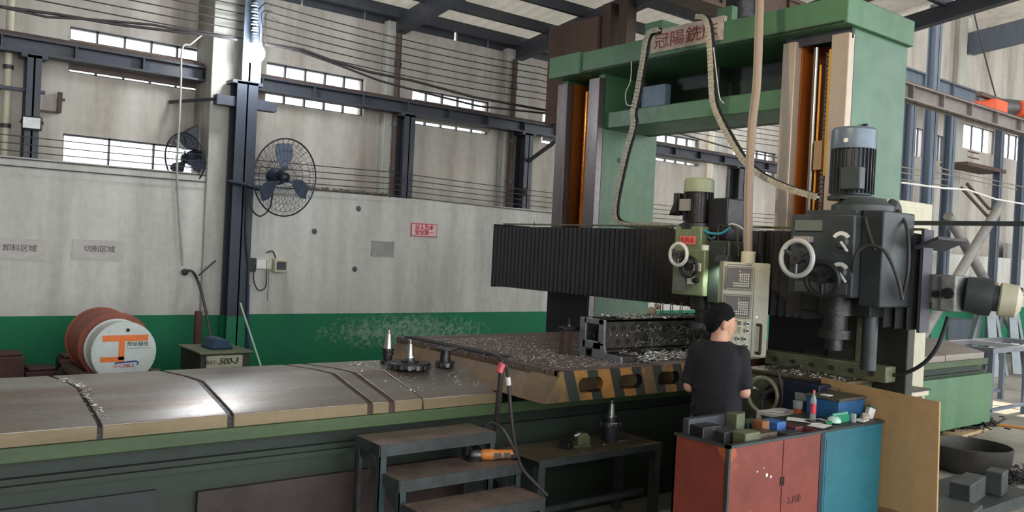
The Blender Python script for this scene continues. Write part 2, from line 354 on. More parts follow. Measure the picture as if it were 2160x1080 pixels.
# tall far bay
h2 = [(21.0, 22.8, 4.95, 5.55), (23.3, 24.6, 4.95, 5.6), (18.45, 19.2, 4.5, 5.15), (19.6, 20.1, 4.5, 5.1)]
mb = MB(); wall_holes(mb, YW, YW+.2, 15, 34, 0, 9.0, h2); struct('wall_back_far', mb, m_wallu, smooth=False)
struct('wall_left_blocker', MB().box(-6.2, -6, -8, YW, 0, 7), m_wallu)  # unseen end wall, added to block side light and darken the left
struct('wall_end', MB().box(33.8, 34, -8, YW, 0, 9.0), m_wallu)
n = 1
for i, h in enumerate(holes+h2):
    fr = MB(); a, b_, c, d = h; cols = 5 if h[3]-h[2] > .45 and i < 6 else 3
    y0, y1 = YW+.06, YW+.1; t = .018
    fr.box(a, b_, y0, y1, c, c+t).box(a, b_, y0, y1, d-t, d).box(a, a+t, y0, y1, c, d).box(b_-t, b_, y0, y1, c, d)
    for k in range(1, cols): xx = a+(b_-a)*k/cols; fr.box(xx-t/2, xx+t/2, y0, y1, c, d)
    if i < 6:
        for zz in (c+.15, c+.3): fr.box(a, b_, y0+.01, y1-.01, zz-.006, zz+.006)
    w_ = struct('window_%d' % n, fr, m_steel); g = MB().box(a+t, b_-t, y0+.015, y0+.02, c+t, d-t).build('glass', m_glass, w_); n += 1
    if i == 0: MB().box(a-.005, b_, YW+.01, YW+.05, c+.03, d-.13).build('plastic_sheet', mat('brown_sheet', (112, 98, 92), .7), w_)
    if i in (2, 3, 4): MB().box(a+.05, b_+.0, YW+.01, YW+.05, c+.045, d-.14).build('plastic_sheet', mat('grey_sheet', (150, 148, 138), .35), w_)
# partition in front of the back wall (its top is broken behind the fan)
mb = MB().box(-2, 3.05, YP, YP+.10, 0, 2.62)
mb.box(3.05, 4.06, YP, YP+.10, 0, 2.64).box(4.06, 7.75, YP, YP+.10, 0, 2.55)
struct('wall_partition', mb, m_part)
# partition behind the gantry and far right
struct('wall_partition_far', MB().box(8.6, 15, YP, YP+.10, 0, 2.0).box(15, 34, YP, YP+.10, 0, 2.37), m_part)
# pillars
for k, (a, b_) in enumerate(((2.98, 3.45), (5.25, 5.52), (7.12, 7.52), (9.35, 9.75), (11.6, 12.0), (14.0, 14.4), (20.3, 20.7))):
    struct('trim_%d' % (k+1), MB().box(a, b_, 8.94 if a < 3 else 9.33, YW, 0, 4.75 if a < 15 else 9), m_conc, bevel=.01)
# rubble ledge on the partition
rb = MB()
for i in range(90):
    x_ = random.uniform(4.1, 5.2); s1 = random.uniform(.015, .05); rb.obox((x_, YP+random.uniform(.02, .08), 2.55+s1*.4), (s1, s1, s1), [random.uniform(0, 90) for _ in range(3)])
tag(rb.build('rubble', mat('brick_rubble', (120, 112, 104), .9, dirt=(70, 64, 60), amt=.8, scale=20)), 'crumbled grey rubble along the broken top of the partition behind the fan', 'rubble', kind='stuff')
# roof: low hall
def zr(y, z0=4.78): return z0+.13*(YW-y)
rf = MB(); t = .03
xs = [-6+i for i in range(18)]
for y0, y1 in ((YW+.4, 8.3), (8.3, 5.0), (5.0, -8)):
    rf.add([(-6.2, y0, zr(y0)+.12), (11, y0, zr(y0)+.12), (11, y1, zr(y1)+.12), (-6.2, y1, zr(y1)+.12)], [(0,3,2,1)])
struct('ceiling', rf, m_roof)
ev = MB(); k = -6.0
while k < 15:
    L_ = random.choice((.5, .8, 1.2)); ev.box(k, k+L_, YW+.02, YW+.06, 4.6, 4.93); k += L_+random.choice((.0, .02, .05))
struct('trim_20', ev, m_steel)
rf = MB()
rf.add([(11, y, z) for y, z in ((9.9, 8.0), (-8, 10.3))]+[(34, y, z) for y, z in ((-8, 10.3), (9.9, 8.0))], [(0, 1, 2, 3)]); struct('ceiling_far', rf, m_roof)
pu = 0
for y in (9.3, 8.7, 8.0, 7.3, 6.6, 5.9, 5.2, 4.5, 3.8, 3.0, 2.2, 1.4):
    z = zr(y)+.05
    tag(MB().box(-6, 11, y-.035, y+.035, z-.06, z+.07).build('roof_purlin', m_steel), 'dark steel purlin running the length of the low roof', 'purlin', 'roof purlins of the low hall', 'structure')
for x_ in (-.2, 1.6, 3.45, 5.42, 7.32, 9.4, 10.9):
    tag(MB().bar((x_, YW-.02, zr(YW)-.08), (x_, -3, zr(-3)-.08), .13, .2).build('roof_rafter', m_steel), 'dark steel rafter sloping up from the back wall', 'rafter', 'roof rafters of the low hall', 'structure')
for x_ in (15.6, 21.0, 27):
    tag(MB().bar((x_, 9.4, 7.4), (x_, -2, 8.6), .25, .5).build('roof_rafter', m_bluecol), 'deep dark rafter of the tall far hall', 'rafter', 'deep rafters of the tall far hall', 'structure')
for y in (8, 6, 4, 2, 0):
    z = 8.24+(9.9-y)*.128-.12
    tag(MB().box(11, 34, y-.05, y+.05, z-.1, z+.1).build('roof_purlin', m_steel), 'purlin under the tall far roof', 'purlin', 'roof purlins of the tall far hall', 'structure')

# ---------------------------------------------------------------- crane runway on the back wall and its posts
YC = 9.2
def runway(name, label, x0, x1, y, z0, z1, m, stiff, grp=None):
    t = thing(name, label, 'crane beam', (x0, y, z0), group=grp)
    b_ = MB().box(x0, x1, y-.09, y+.09, z1-.02, z1).box(x0, x1, y-.09, y+.09, z0, z0+.02).box(x0, x1, y-.01, y+.01, z0, z1)
    b_.build('beam', m, t)
    k = x0+.4
    while k < x1: MB().box(k-.008, k+.008, y-.085, y-.01, z0+.02, z1-.02).build('stiffener', m, t); k += stiff
    MB().box(x0, x1, y-.025, y+.025, z1, z1+.04).build('rail', m_rust, t)
    return t
runway('crane_beam', 'long dark steel crane beam running along the back wall under the high windows', -3, 14, YC, 3.60, 3.755, m_steel, .62)
posts = [(1.33, 1.45, 'slim dark steel post at the far left carrying the crane beam'), (3.17, 3.39, 'heavy dark steel post with green foot beside the wall fan'),
         (5.41, 5.56, 'slim steel post standing right of the fan between two windows'), (7.32, 7.46, 'slim steel post with small floodlight left of the big machine'),
         (9.6, 9.75, 'slim post of the crane beam seen left through the gantry opening'), (12.05, 12.3, 'dark post of the crane beam seen right through the gantry opening')]
for i, (a, b_, lb) in enumerate(posts):
    big = i == 1; y = 8.8 if big else YC; zt = 3.59
    t = thing('crane_post', lb, 'steel post', ((a+b_)/2, y, 0))
    MB().box(a, b_, y-.1, y-.085, 0, zt).box(a, b_, y+.085, y+.1, 0, zt).box((a+b_)/2-.008, (a+b_)/2+.008, y-.1, y+.1, 0, zt).build('post', m_colgreen if big else m_steel, t)
    MB().box((a+b_)/2-.12, (a+b_)/2+.12, y-.1, y+.1, 0, .02).build('base_plate', m_steel, t)
    MB().box(a-.05, b_+.05, y-.1, y+.1, 3.565, 3.6).build('cap_plate', m_steel, t)
    if i == 0: MB().box(a-.22, b_+.05, y-.03, y+.03, 3.25, 3.28).bar((a-.2, y, 3.27), (a-.2, 9.44, 3.27), .04).build('wall_bracket', m_steel, t)
    if big:
        # upper extension carrying the lamp and insulators
        MB().box(a+.04, b_+.02, y-.1, y-.085, 3.6, 4.75).box((a+b_)/2, (a+b_)/2+.02, y-.1, y+.1, 3.6, 4.75).build('upper_post', m_bluecol, t)
        MB().box(2.98, 3.2, y-.06, y+.06, 3.33, 3.43).bar((2.98, y, 3.38), (2.72, 9.44, 3.38), .03).build('cross_arm', m_steel, t); MB().box(3.38, 3.62, y-.06, y+.06, 3.33, 3.43).build('cross_arm', m_steel, t)
# downpipes on the pillars
for x_, l in ((5.38, 'narrow brown downpipe on the pillar right of the barred window'), (7.22, 'brown downpipe on the pillar just left of the big machine'), (1.2, 'pale downpipe behind the leftmost steel post')):
    t = thing('downpipe', l, 'pipe', (x_, 9.28, 0)); MB().cyl((x_, 9.28, 2.5), (x_, 9.28, 4.6), .035, n=14).build('pipe', m_rust if x_ > 2 else m_cream, t)
    for z in (2.9, 3.45, 4.2): MB().cyl((x_, 9.28, z), (x_, 9.28, z+.04), .045, n=14).build('clip', m_steel, t)
# ---------------------------------------------------------------- gantry machine: frame
XG = 6.1
g = thing('gantry_frame', 'huge pale green double-column gantry of the milling machine spanning the long bed', 'machine frame', (6.5, 5.3, 0))
def column(y0, y1, near):
    c = MB()
    # hollow casting: sides and back, with a recess in the front between the guideways
    a = .16; ga, gb = y0+(.15 if near else .16), y1-(.12 if near else .16)
    c.box(XG+.03, XG+.86, y0+.0, y0+.09, .0, 3.86).box(XG+.03, XG+.86, y1-.09, y1, 0, 3.86).box(XG+.3, XG+.86, y0+.09, y1-.09, 0, 3.86)
    col = c.build('column', m_greenP if near else m_green, g, bevel=.008)
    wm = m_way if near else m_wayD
    for p, q_ in ((y0-.0, ga), (gb, y1)):
        MB().box(XG-.04, XG+.05, p, q_, .9, 3.8).build('guideway', wm, col, bevel=.006)
    rc = MB().box(XG+.05, XG+.3, ga-.001, ga+.012, .9, 3.8).box(XG+.05, XG+.3, gb-.012, gb+.001, .9, 3.8).box(XG+.27, XG+.3, ga, gb, .9, 3.8)
    for k in range(12 if near else 15):
        z = 1.2+k*.2; rc.box(XG+.2, XG+.28, ga+.01, ga+(gb-ga)*.42, z, z+.03)
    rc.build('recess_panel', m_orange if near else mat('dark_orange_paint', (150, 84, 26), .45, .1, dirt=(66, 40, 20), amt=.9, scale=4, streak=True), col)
    yc = (ga+gb)/2
    if near:
        MB().cyl((XG+.08, gb-.12, 1.0), (XG+.08, gb-.12, 3.75), .026, n=18).build('lead_screw', m_chrome, col)
        MB().cyl((XG+.06, gb-.175, 1.0), (XG+.06, gb-.175, 3.6), .009, n=10).build('yellow_rod', mat('yellow_rod_paint', (240, 170, 50), .4), col)
        ch = MB(); z = 1.9
        while z < 3.68: ch.obox((XG+.04, ga+.066, z), (.02, .030, .022), (0, 0, 0)).cyl((XG+.03, ga+.045, z+.018), (XG+.03, ga+.087, z+.018), .006, n=6); z += .036
        ch.build('lifting_chain', m_chrome, col)
        MB().box(XG-.0, XG+.1, ga+.012, ga+.04, 2.7, 3.7).build('yellow_strip', mat('yellow_strip_paint', (232, 172, 30), .4), col)
        MB().box(XG, XG+.09, ga+.06, ga+.13, 2.75, 2.98).build('chain_weight', mat('weight_paint', (170, 140, 104), .5), col)
        MB().box(XG+.0, XG+.02, y0+.0, y1-.0, 3.76, 3.86).build('top_cap', m_steel, col)
        st = MB().box(XG+.26, XG+.33, y0-.04, y0-.001, 1.9, 3.08); st.build('scale_cover', m_cream, col)
        ck = MB(); z = 1.9
        while z < 3.06: ck.box(XG+.2, XG+.25, y0-.03, y0-.001, z, z+.016); z += .028
        ck.obox((XG+.225, y0-.02, 3.08), (.06, .04, .06), (0, 45, 0)); ck.build('scale_rack', m_iron, col)
    else:
        MB().cyl((XG+.1, yc-.03, 1.0), (XG+.1, yc-.03, 3.7), .045, n=18).build('lead_screw', mat('oily_brass_screw', (206, 122, 34), .25, .6, dirt=(150, 76, 20), amt=.6, scale=8), col)
        MB().cyl((XG+.3, y0-.001, 2.98), (XG+.3, y0-.006, 2.98), .03, n=16).build('plug', m_black, col)
    MB().box(XG-.05, XG-.04, y0+.01, y1-.01, .5, 1.62).build('lower_shade_plate', m_black, col)  # black plate added to stand for the shade below the cross rail
    return col
column(6.37, 7.02, False); column(3.62, 4.21, True)
bm_ = MB().box(5.96, 6.98, 3.58, 7.02, 3.845, 4.06).box(5.93, 6.98, 6.55, 7.03, 3.84, 4.065).build('top_beam', m_green, g, bevel=.008)
MB().box(5.94, 5.958, 3.6, 6.97, 3.85, 3.862).build('beam_lip', m_greenD, bm_)
# name plate on the beam
pa = onX(1372, 118, 5.95); pb = onX(1496, 100, 5.95)
pl = MB().box(5.944, 5.96, pb.y-.14, pa.y, 3.90, 4.10).box(5.95, 6.1, pb.y-.14, pa.y, 4.05, 4.11).build('name_plate', mat('dusty_pink_plate', (196, 180, 166), .7, dirt=(150, 130, 118), amt=.8, scale=9), g)
yc0 = (pa.y+pb.y-.14)/2
text('plate_writing', '冠陽銑床', .15, face_negX((5.942, yc0, 3.99)), mat('faded_red_print', (142, 62, 52), .7), pl, sx=1.25)
MB().box(6.15, 6.75, 4.21, 6.37, 3.28, 3.45).build('tie_beam', m_green, g, bevel=.01)
MB().box(6.75, 6.85, 4.21, 6.37, 3.28, 3.86).build('back_web', m_greenD, g)  # web and rib in dark green, recess shade put into the colour
MB().box(6.6, 6.9, 5.28, 5.36, 3.45, 3.86).build('web_rib', m_greenD, g)
ic = MB().box(6.02, 6.1, 5.87, 6.10, 3.44, 3.70)
MB().box(6.42, 6.5, 5.80, 6.12, 3.46, 3.72).build('junction_cover', mat('pale_blue_cover', (122, 140, 160), .5, dirt=(96, 112, 130), amt=.5), g)
for y0, y1 in ((6.34, 7.05), (3.6, 4.215)):
    MB().box(XG-.02, XG+.88, y0, y1, 0, .5).build('column_foot', m_greenD, g, bevel=.01)
MB().box(6.0, 6.08, 4.7, 4.86, 4.06, 4.2).build('beam_bracket', m_green, g, bevel=.004); bk = MB().box(6.0, 6.5, 5.5, 5.72, 4.06, 4.22); bk.build('beam_bracket', m_green, g, bevel=.004)
MB().cyl((6.5, 5.0, 4.06), (6.5, 5.0, 4.5), .13, n=20).box(6.35, 6.7, 4.8, 5.15, 4.06, 4.2).build('lift_motor', m_iron, g, bevel=.003)

# cross rail with bellows
rail = thing('cross_rail', 'wide black pleated bellows covering the horizontal cross rail of the gantry', 'cross rail', (5.85, 5, 1.9))
MB().box(5.68, 6.05, 2.98, 7.25, 1.66, 2.18).box(5.72, 5.88, 2.72, 2.98, 1.74, 1.96).build('rail_casting', m_greenD, rail)
MB().box(5.62, 5.68, 2.75, 7.3, 2.255, 2.27).build('way_strip', m_olive, rail)
def bellows(name, y0, y1, x0=5.6, xb=6.055):
    n = int((y1-y0)/.062); vs = []; fs = []
    for i in range(2*n+1):
        y = y0+(y1-y0)*i/(2*n); e = 0 if i % 2 else .038
        zt, zb = 2.225+e*.3, 1.60-e*.3
        for p in ((x0+.03-e, y, zb), (x0+.03-e, y, zt), (xb, y, zt), (xb, y, zb)): vs.append(p)
    for i in range(2*n):
        for k in range(4): a = i*4+k; b2 = i*4+(k+1) % 4; fs.append((a, b2, b2+4, a+4))
    fs.append((0, 1, 2, 3)); fs.append(tuple(8*n+k for k in (3, 2, 1, 0)))
    return MB().add(vs, fs).build(name, m_rubber, rail, smooth=False)
bellows('bellows', 4.62, 7.4); bellows('bellows', 3.6, 4.15); bellows('bellows', 2.74, 2.98, xb=5.70)
MB().box(5.58, 6.08, 7.4, 7.415, 1.58, 2.26).build('bellows_end_plate', m_black, rail)
MB().box(5.57, 5.70, 2.72, 2.74, 1.58, 2.26).build('bellows_end_plate', mat('dusty_dark_plate', (62, 64, 72), .5), rail)
MB().box(5.66, 5.86, 7.415, 7.5, 1.88, 2.08).box(5.7, 5.8, 7.5, 7.53, 1.86, 1.93).build('end_bearing', m_iron, rail, bevel=.008)
MB().tube([(5.6, 6.75, 2.24), (5.6, 6.75, 2.29)], .004).build('pin', m_black, rail)
# gear box and motor on the near end
gx = MB().box(5.70, 5.92, 2.56, 2.72, 1.73, 1.97); gb_ = gx.build('end_gearbox', mat('dull_aluminium', (150, 152, 150), .5, .3, dirt=(84, 88, 86), amt=.8, scale=9), rail, bevel=.012)
MB().cyl((5.70, 2.68, 1.84), (5.68, 2.68, 1.84), .025).cyl((5.70, 2.605, 1.85), (5.68, 2.605, 1.85), .036).build('bearing_cap', m_iron, gb_)
MB().box(5.68, 5.70, 2.645, 2.652, 1.74, 1.96).box(5.68, 5.70, 2.708, 2.718, 1.78, 1.97).build('gearbox_rib', m_chrome, gb_)
MB().lathe((5.82, 2.56, 1.85), (0.45, -1, -.1), [(.05, 0), (.115, .01), (.125, .10), (.12, .16), (.085, .17), (.085, .2)], 24).build('end_motor', m_grayg, rail)
MB().lathe((5.90, 2.38, 1.83), (0.45, -1, -.1), [(.10, 0), (.11, .01), (.105, .10), (.06, .13)], 24).build('motor_cowl', m_cream, rail)
MB().obox((5.72, 2.68, 2.17), (.4, .16, .02), (-25, 0, 0)).build('lamp_hood', m_steel, rail)
MB().bar((5.75, 3.0, 2.31), (5.75, 1.98, 2.31), .03).build('cable_bar', m_frame, rail)

# milling heads
def handwheel(parent, c, axis, RR, r, m, spokes=3, hubr=.02, rim_m=None):
    c = Vector(c); a = Vector(axis).normalized(); hw = MB().torus(c, a, RR, r, 44, 10).build('handwheel', rim_m or m_white, parent)
    u = Vector((0, 0, 1)); x = a.cross(u).normalized(); y = x.cross(a); sp = MB()
    for k in range(spokes):
        t = math.pi*2*k/spokes+math.pi*.5+math.pi; d = x*math.cos(t)+y*math.sin(t); sp.tube([c, c+d*RR], [r*.9, r*.7], 8)
    sp.build('spoke', m, hw); MB().cyl(c-a*.02, c+a*.02, hubr*1.5).cyl(c-a*.08, c, hubr).build('hub', m, hw)
    MB().cyl(c+a*.021, c+a*.022, hubr*.7).build('hub_bore', m_black, hw)
    return hw
def motor(parent, c, r, z0, z1, body, cowl, fins=18, box_side=None, nm='head_motor'):
    x, y = c; h = z1-z0; b_ = MB().lathe((x, y, z0), (0, 0, 1), [(r*1.05, 0), (r*1.05, h*.05), (r*.88, h*.07), (r*.88, h*.72)], 28)
    for k in range(fins):
        t = 2*math.pi*k/fins; d = Vector((math.cos(t), math.sin(t), 0)); p = Vector((x, y, 0))+d*r*.93
        b_.bar(p+Vector((0, 0, z0+h*.09)), p+Vector((0, 0, z0+h*.70)), .006, r*.14, up=d)
    mo = b_.build(nm, body, parent)
    MB().lathe((x, y, z0+h*.70), (0, 0, 1), [(r*1.0, 0), (r*1.02, h*.02), (r*1.0, h*.26), (r*.9, h*.295), (r*.5, h*.3)], 28).build('fan_cowl', cowl, mo)
    return mo
m_ghead = mat('oily_pale_green_head', (120, 132, 100), .4, .1, dirt=(70, 74, 52), amt=.7, scale=5)
# left head
h = thing('milling_unit', 'smaller green milling head with a white handwheel hanging left of the control pendant', 'milling head', (5.2, 4.35, 1.7))
MB().box(5.12, 5.5, 4.19, 4.45, 2.02, 2.24).box(5.3, 5.62, 4.1, 4.55, 1.75, 2.2).build('slide_casting', m_ghead, h, bevel=.01)
MB().box(5.1, 5.5, 4.13, 4.44, 1.71, 2.06).build('gearbox', m_ghead, h, bevel=.01)
MB().box(5.14, 5.46, 3.94, 4.13, 1.66, 2.14).build('side_casting', m_greenD, h, bevel=.015)
MB().box(5.2, 5.4, 4.02, 4.2, 2.14, 2.46).build('control_box', mat('black_box', (22, 22, 26), .4), h, bevel=.01)
mo = motor(h, (5.25, 4.34), .115, 2.25, 2.62, m_iron, mat('pale_green_cowl', (150, 160, 132), .45, dirt=(120, 126, 98), amt=.5, scale=5), 20)
MB().box(5.12, 5.14, 4.32, 4.42, 2.36, 2.45).build('motor_label', mat('aluminium_label', (170, 168, 156), .4, .6), mo)
MB().obox((5.26, 4.52, 2.42), (.13, .06, .17), (0, 0, 0)).prism([(4.5, 2.35), (4.58, 2.33), (4.5, 2.5)], 'x', 5.18, 5.3).build('terminal_box', m_iron, mo, bevel=.006)
MB().cyl((5.25, 4.34, 2.22), (5.25, 4.34, 2.26), .14).build('motor_flange', m_iron, mo)
handwheel(h, (5.0, 4.30, 2.02), (-1, 0, 0), .082, .014, m_tool, 3, .02)
handwheel(h, (5.05, 4.24, 1.93), (-1, -.1, 0), .075, .012, m_iron, 3, .02, rim_m=m_iron)
st_ = MB().box(5.112, 5.119, 4.24, 4.39, 2.10, 2.165).build('red_sticker', mat('red_sticker_paper', (206, 112, 104), .6), h)
text('sticker_writing', '危险品', .045, face_negX((5.108, 4.315, 2.132)), m_redink, st_)
MB().box(5.09, 5.1, 4.30, 4.42, 1.74, 1.85).build('data_plate', mat('grey_plate', (128, 132, 126), .4, .4), h)
MB().box(5.09, 5.1, 4.22, 4.28, 1.80, 1.86).box(5.09, 5.1, 4.16, 4.27, 1.90, 1.96).build('scale_plate', m_paper, h)
MB().cyl((5.1, 4.19, 1.83), (5.06, 4.19, 1.83), .02).cyl((5.07, 4.19, 1.83), (5.05, 4.19, 1.83), .014).build('knob', m_iron, h)
MB().cyl((5.28, 4.28, 1.60), (5.28, 4.28, 1.72), .09).cyl((5.28, 4.28, 1.50), (5.28, 4.28, 1.60), .05).build('spindle', m_iron, h)
MB().cyl((5.28, 4.28, 1.46), (5.28, 4.28, 1.50), .075, n=16).build('cutter', m_tool, h)
for k in range(3): MB().ball((5.16, 4.10, 2.10+k*.028), .014).build('fitting', m_tool, h)
MB().cyl((5.14, 4.16, 2.06), (5.14, 4.16, 2.10), .03).build('oil_cup', m_white, h)
# work light on the head
wl = thing('work_light', 'small lit work lamp shining on the spindle of the left milling head', 'lamp', (5.1, 3.95, 1.98))
MB().obox((5.08, 3.94, 1.99), (.07, .11, .07), (0, 25, 0)).build('housing', m_black, wl, bevel=.008)
MB().obox((5.085, 3.94, 1.953), (.05, .085, .004), (0, 25, 0)).build('lens', mat('lit_lens', (255, 255, 255), .3, emit=((240, 255, 246), 12)), wl)
MB().tube([(5.08, 3.94, 2.02), (5.12, 3.96, 2.1), (5.2, 4.0, 2.14)], .008).build('arm', m_black, wl)
l_ = lamp('work_light_bulb', 'SPOT', (5.07, 3.98, 1.93), 5, (.92, 1, .95), .03); l_.rotation_euler = Vector((.35, .1, -.5)).to_track_quat('-Z', 'Y').to_euler(); l_.data.spot_size = R(120)
# right head
h = thing('milling_unit', 'large blue-grey milling head with a big handwheel in front of the near column', 'milling head', (5.3, 3.2, 1.8))
MB().box(5.12, 5.6, 2.95, 3.42, 1.79, 2.33).build('gearbox', m_grayg, h, bevel=.012)
MB().box(5.4, 5.59, 2.97, 3.5, 1.66, 2.28).build('saddle', m_greenD, h, bevel=.01)
MB().box(5.2, 5.6, 2.80, 2.95, 1.74, 2.36).build('side_gearbox', mat('dark_slate_machine_paint', (54, 60, 62), .4, .2, dirt=(34, 38, 40), amt=.7, scale=4), h, bevel=.01)
MB().box(5.105, 5.12, 3.18, 3.38, 2.22, 2.29).build('name_strip', mat('grey_green_strip', (112, 122, 112), .4, .3), h)
MB().box(5.14, 5.58, 2.96, 3.32, 2.33, 2.36).lathe((5.38, 3.05, 2.36), (0, 0, 1), [(.2, 0), (.2, .04), (.16, .06), (.14, .09)], 28).build('motor_flange', m_grayg, h)
mo = motor(h, (5.38, 3.14), .145, 2.44, 2.93, mat('dark_motor_paint', (58, 64, 68), .45, .3, dirt=(36, 38, 42), amt=.6, scale=6), mat('blue_grey_cowl', (104, 118, 132), .35, .2, dirt=(84, 94, 104), amt=.5, scale=4), 30)
MB().box(5.2, 5.27, 2.98, 3.12, 2.50, 2.65).build('terminal_box', m_grayg, mo, bevel=.008)
MB().lathe((5.232, 3.11, 2.83), (-1, -.15, 0), [(.016, 0), (.016, .004)], 14).build('badge', m_paper, mo)
handwheel(h, (4.98, 3.27, 2.03), (-1, 0, 0), .118, .017, m_tool, 3, .026, rim_m=mat('dull_white_enamel', (196, 196, 194), .3, .1, dirt=(150, 150, 150), amt=.4))
MB().box(5.06, 5.12, 3.24, 3.36, 2.14, 2.18).build('wheel_bracket', mat('mauve_bracket', (150, 138, 142), .5), h, bevel=.004)
for (cy, cz, r_) in ((3.03, 2.15, .07), (3.03, 1.95, .07)):
    d = MB().lathe((5.12, cy, cz), (-1, 0, 0), [(r_, 0), (r_, .01), (r_*.7, .012), (r_*.5, .03)], 30).build('dial', m_grayg, h)
    seg = MB(); pts = [(cy+math.cos(t)*r_*k, cz+math.sin(t)*r_*k) for k, ts in ((.98, range(30, 151, 12)), (.62, range(150, 29, -12))) for t in [R(q_) for q_ in ts]]
    seg.prism(pts, 'x', 5.098, 5.104).build('dial_scale', m_paper, d)
    MB().bar((5.08, cy-.01, cz), (5.08, cy-.06, cz-.06), .012).build('dial_lever', m_white, d)
handwheel(h, (5.05, 3.12, 1.9), (-1, -.1, -.1), .11, .02, m_iron, 3, .022, rim_m=mat('dark_wheel', (40, 42, 44), .4, .4))
MB().box(5.11, 5.12, 2.98, 3.36, 1.81, 1.88).build('lower_plate', mat('worn_steel_plate', (124, 120, 120), .35, .6), h)
MB().cyl((5.36, 3.2, 1.66), (5.36, 3.2, 1.79), .12).cyl((5.36, 3.2, 1.56), (5.36, 3.2, 1.66), .085).cyl((5.36, 3.2, 1.50), (5.36, 3.2, 1.56), .11).cyl((5.36, 3.2, 1.42), (5.36, 3.2, 1.50), .06).build('spindle', m_iron, h)
MB().cyl((5.5, 3.02, 1.3), (5.5, 3.02, 1.8), .05).build('quill', m_grayg, h)
MB().lathe((5.52, 3.02, 2.36), (.2, -1, .15), [(.07, 0), (.085, .02), (.085, .11), (.06, .14), (.03, .145)], 24).build('feed_motor', m_black, h)
MB().torus((5.53, 2.94, 2.37), (.2, -1, .15), .083, .009).build('motor_ring', m_cream, h)
for pts in ([(5.18, 2.98, 1.84), (5.1, 2.93, 2.05), (5.12, 2.86, 2.13), (5.15, 2.76, 2.1), (5.2, 2.7, 1.95), (5.25, 2.68, 1.8)],
            [(5.48, 2.86, 2.38), (5.42, 2.76, 2.25), (5.38, 2.72, 2.0), (5.4, 2.76, 1.8)], [(5.3, 2.95, 2.42), (5.2, 2.92, 2.3), (5.2, 2.85, 2.1)]):
    MB().tube(smoothpath(pts), .011).build('hose', m_hose, h)
# cable chains in front of the beam
def cable_chain(label, px, X, wdt=.045, X2=None):
    n = len(px); P_ = [onX(a, b_, X+((X2-X)*i/(n-1) if X2 else 0)) for i, (a, b_) in enumerate(px)]
    t = thing('cable_chain', label, 'cable chain', P_[0]); P_ = smoothpath(P_, 10); L_ = [0]
    # resample to links
    out = [P_[0]]; acc = 0; step = .035
    for i in range(1, len(P_)):
        d = (P_[i]-P_[i-1]).length
        while acc+d >= step:
            f_ = (step-acc)/d; q_ = P_[i-1].lerp(P_[i], f_); out.append(q_); P_[i-1] = q_; d = (P_[i]-q_).length; acc = 0
        acc += d
    lk = MB(); dk = MB(); pn = MB()
    for i in range(len(out)-1):
        a, b_ = out[i], out[i+1]; e = (b_-a)*.06
        lk.bar(a+e, b_-e, .012 if i % 2 else .016, wdt, up=(1, 0, 0)); o2 = Vector((.0, 0, 0))
        s2 = Vector((-wdt*.52, 0, 0)); lk.bar(a+e+s2, b_-e+s2, wdt, .006, up=(1, 0, 0)); dk.bar(a-s2*.9, b_-s2*.9, wdt*1.1, .02, up=(1, 0, 0))
        c_ = (a+b_)/2+s2*1.1; lk.cyl(c_, c_+Vector((-.006, 0, 0)), .006, n=6)
    lk.build('link_plates', m_chainbr, t); dk.build('cables', m_rubber, t); pass
cable_chain('pale segmented cable chain looping down left from the beam to the small green milling head', [(1392, 64), (1368, 74), (1357, 130), (1345, 200), (1336, 240), (1338, 262), (1322, 320), (1306, 390), (1298, 440), (1303, 466), (1330, 475), (1370, 476), (1420, 480)], 5.7)
cable_chain('pale segmented cable chain sweeping from the beam centre right to the large milling head', [(1470, 36), (1492, 44), (1500, 110), (1504, 200), (1512, 235), (1540, 290), (1572, 340), (1610, 372), (1665, 398), (1733, 418)], 5.75, X2=5.5)
for k, (px, lb) in enumerate((([(1332, 130), (1330, 170), (1320, 195), (1322, 220), (1336, 222)], 'thin white wire dangling beside the left cable chain'), ([(1505, 100), (1512, 160), (1518, 205), (1527, 218)], 'thin white wire dangling beside the right cable chain'))):
    tag(MB().tube(smoothpath([onX(a, b_, 5.68) for a, b_ in px]), .004, 6).build('wire', m_white), lb, 'wire')
# control pendant on its conduit
pc = Vector((5.13, 3.79, 0)); pr = R(-12)
pd = thing('control_pendant', 'pale grey operator pendant with two key panels hanging in front of the worker', 'control panel', (pc.x, pc.y, 1.31))
M = Matrix.Translation(pc) @ Matrix.Rotation(pr, 4, 'Z')      # local -x faces the worker
def L(mb): return mb.xf(M)
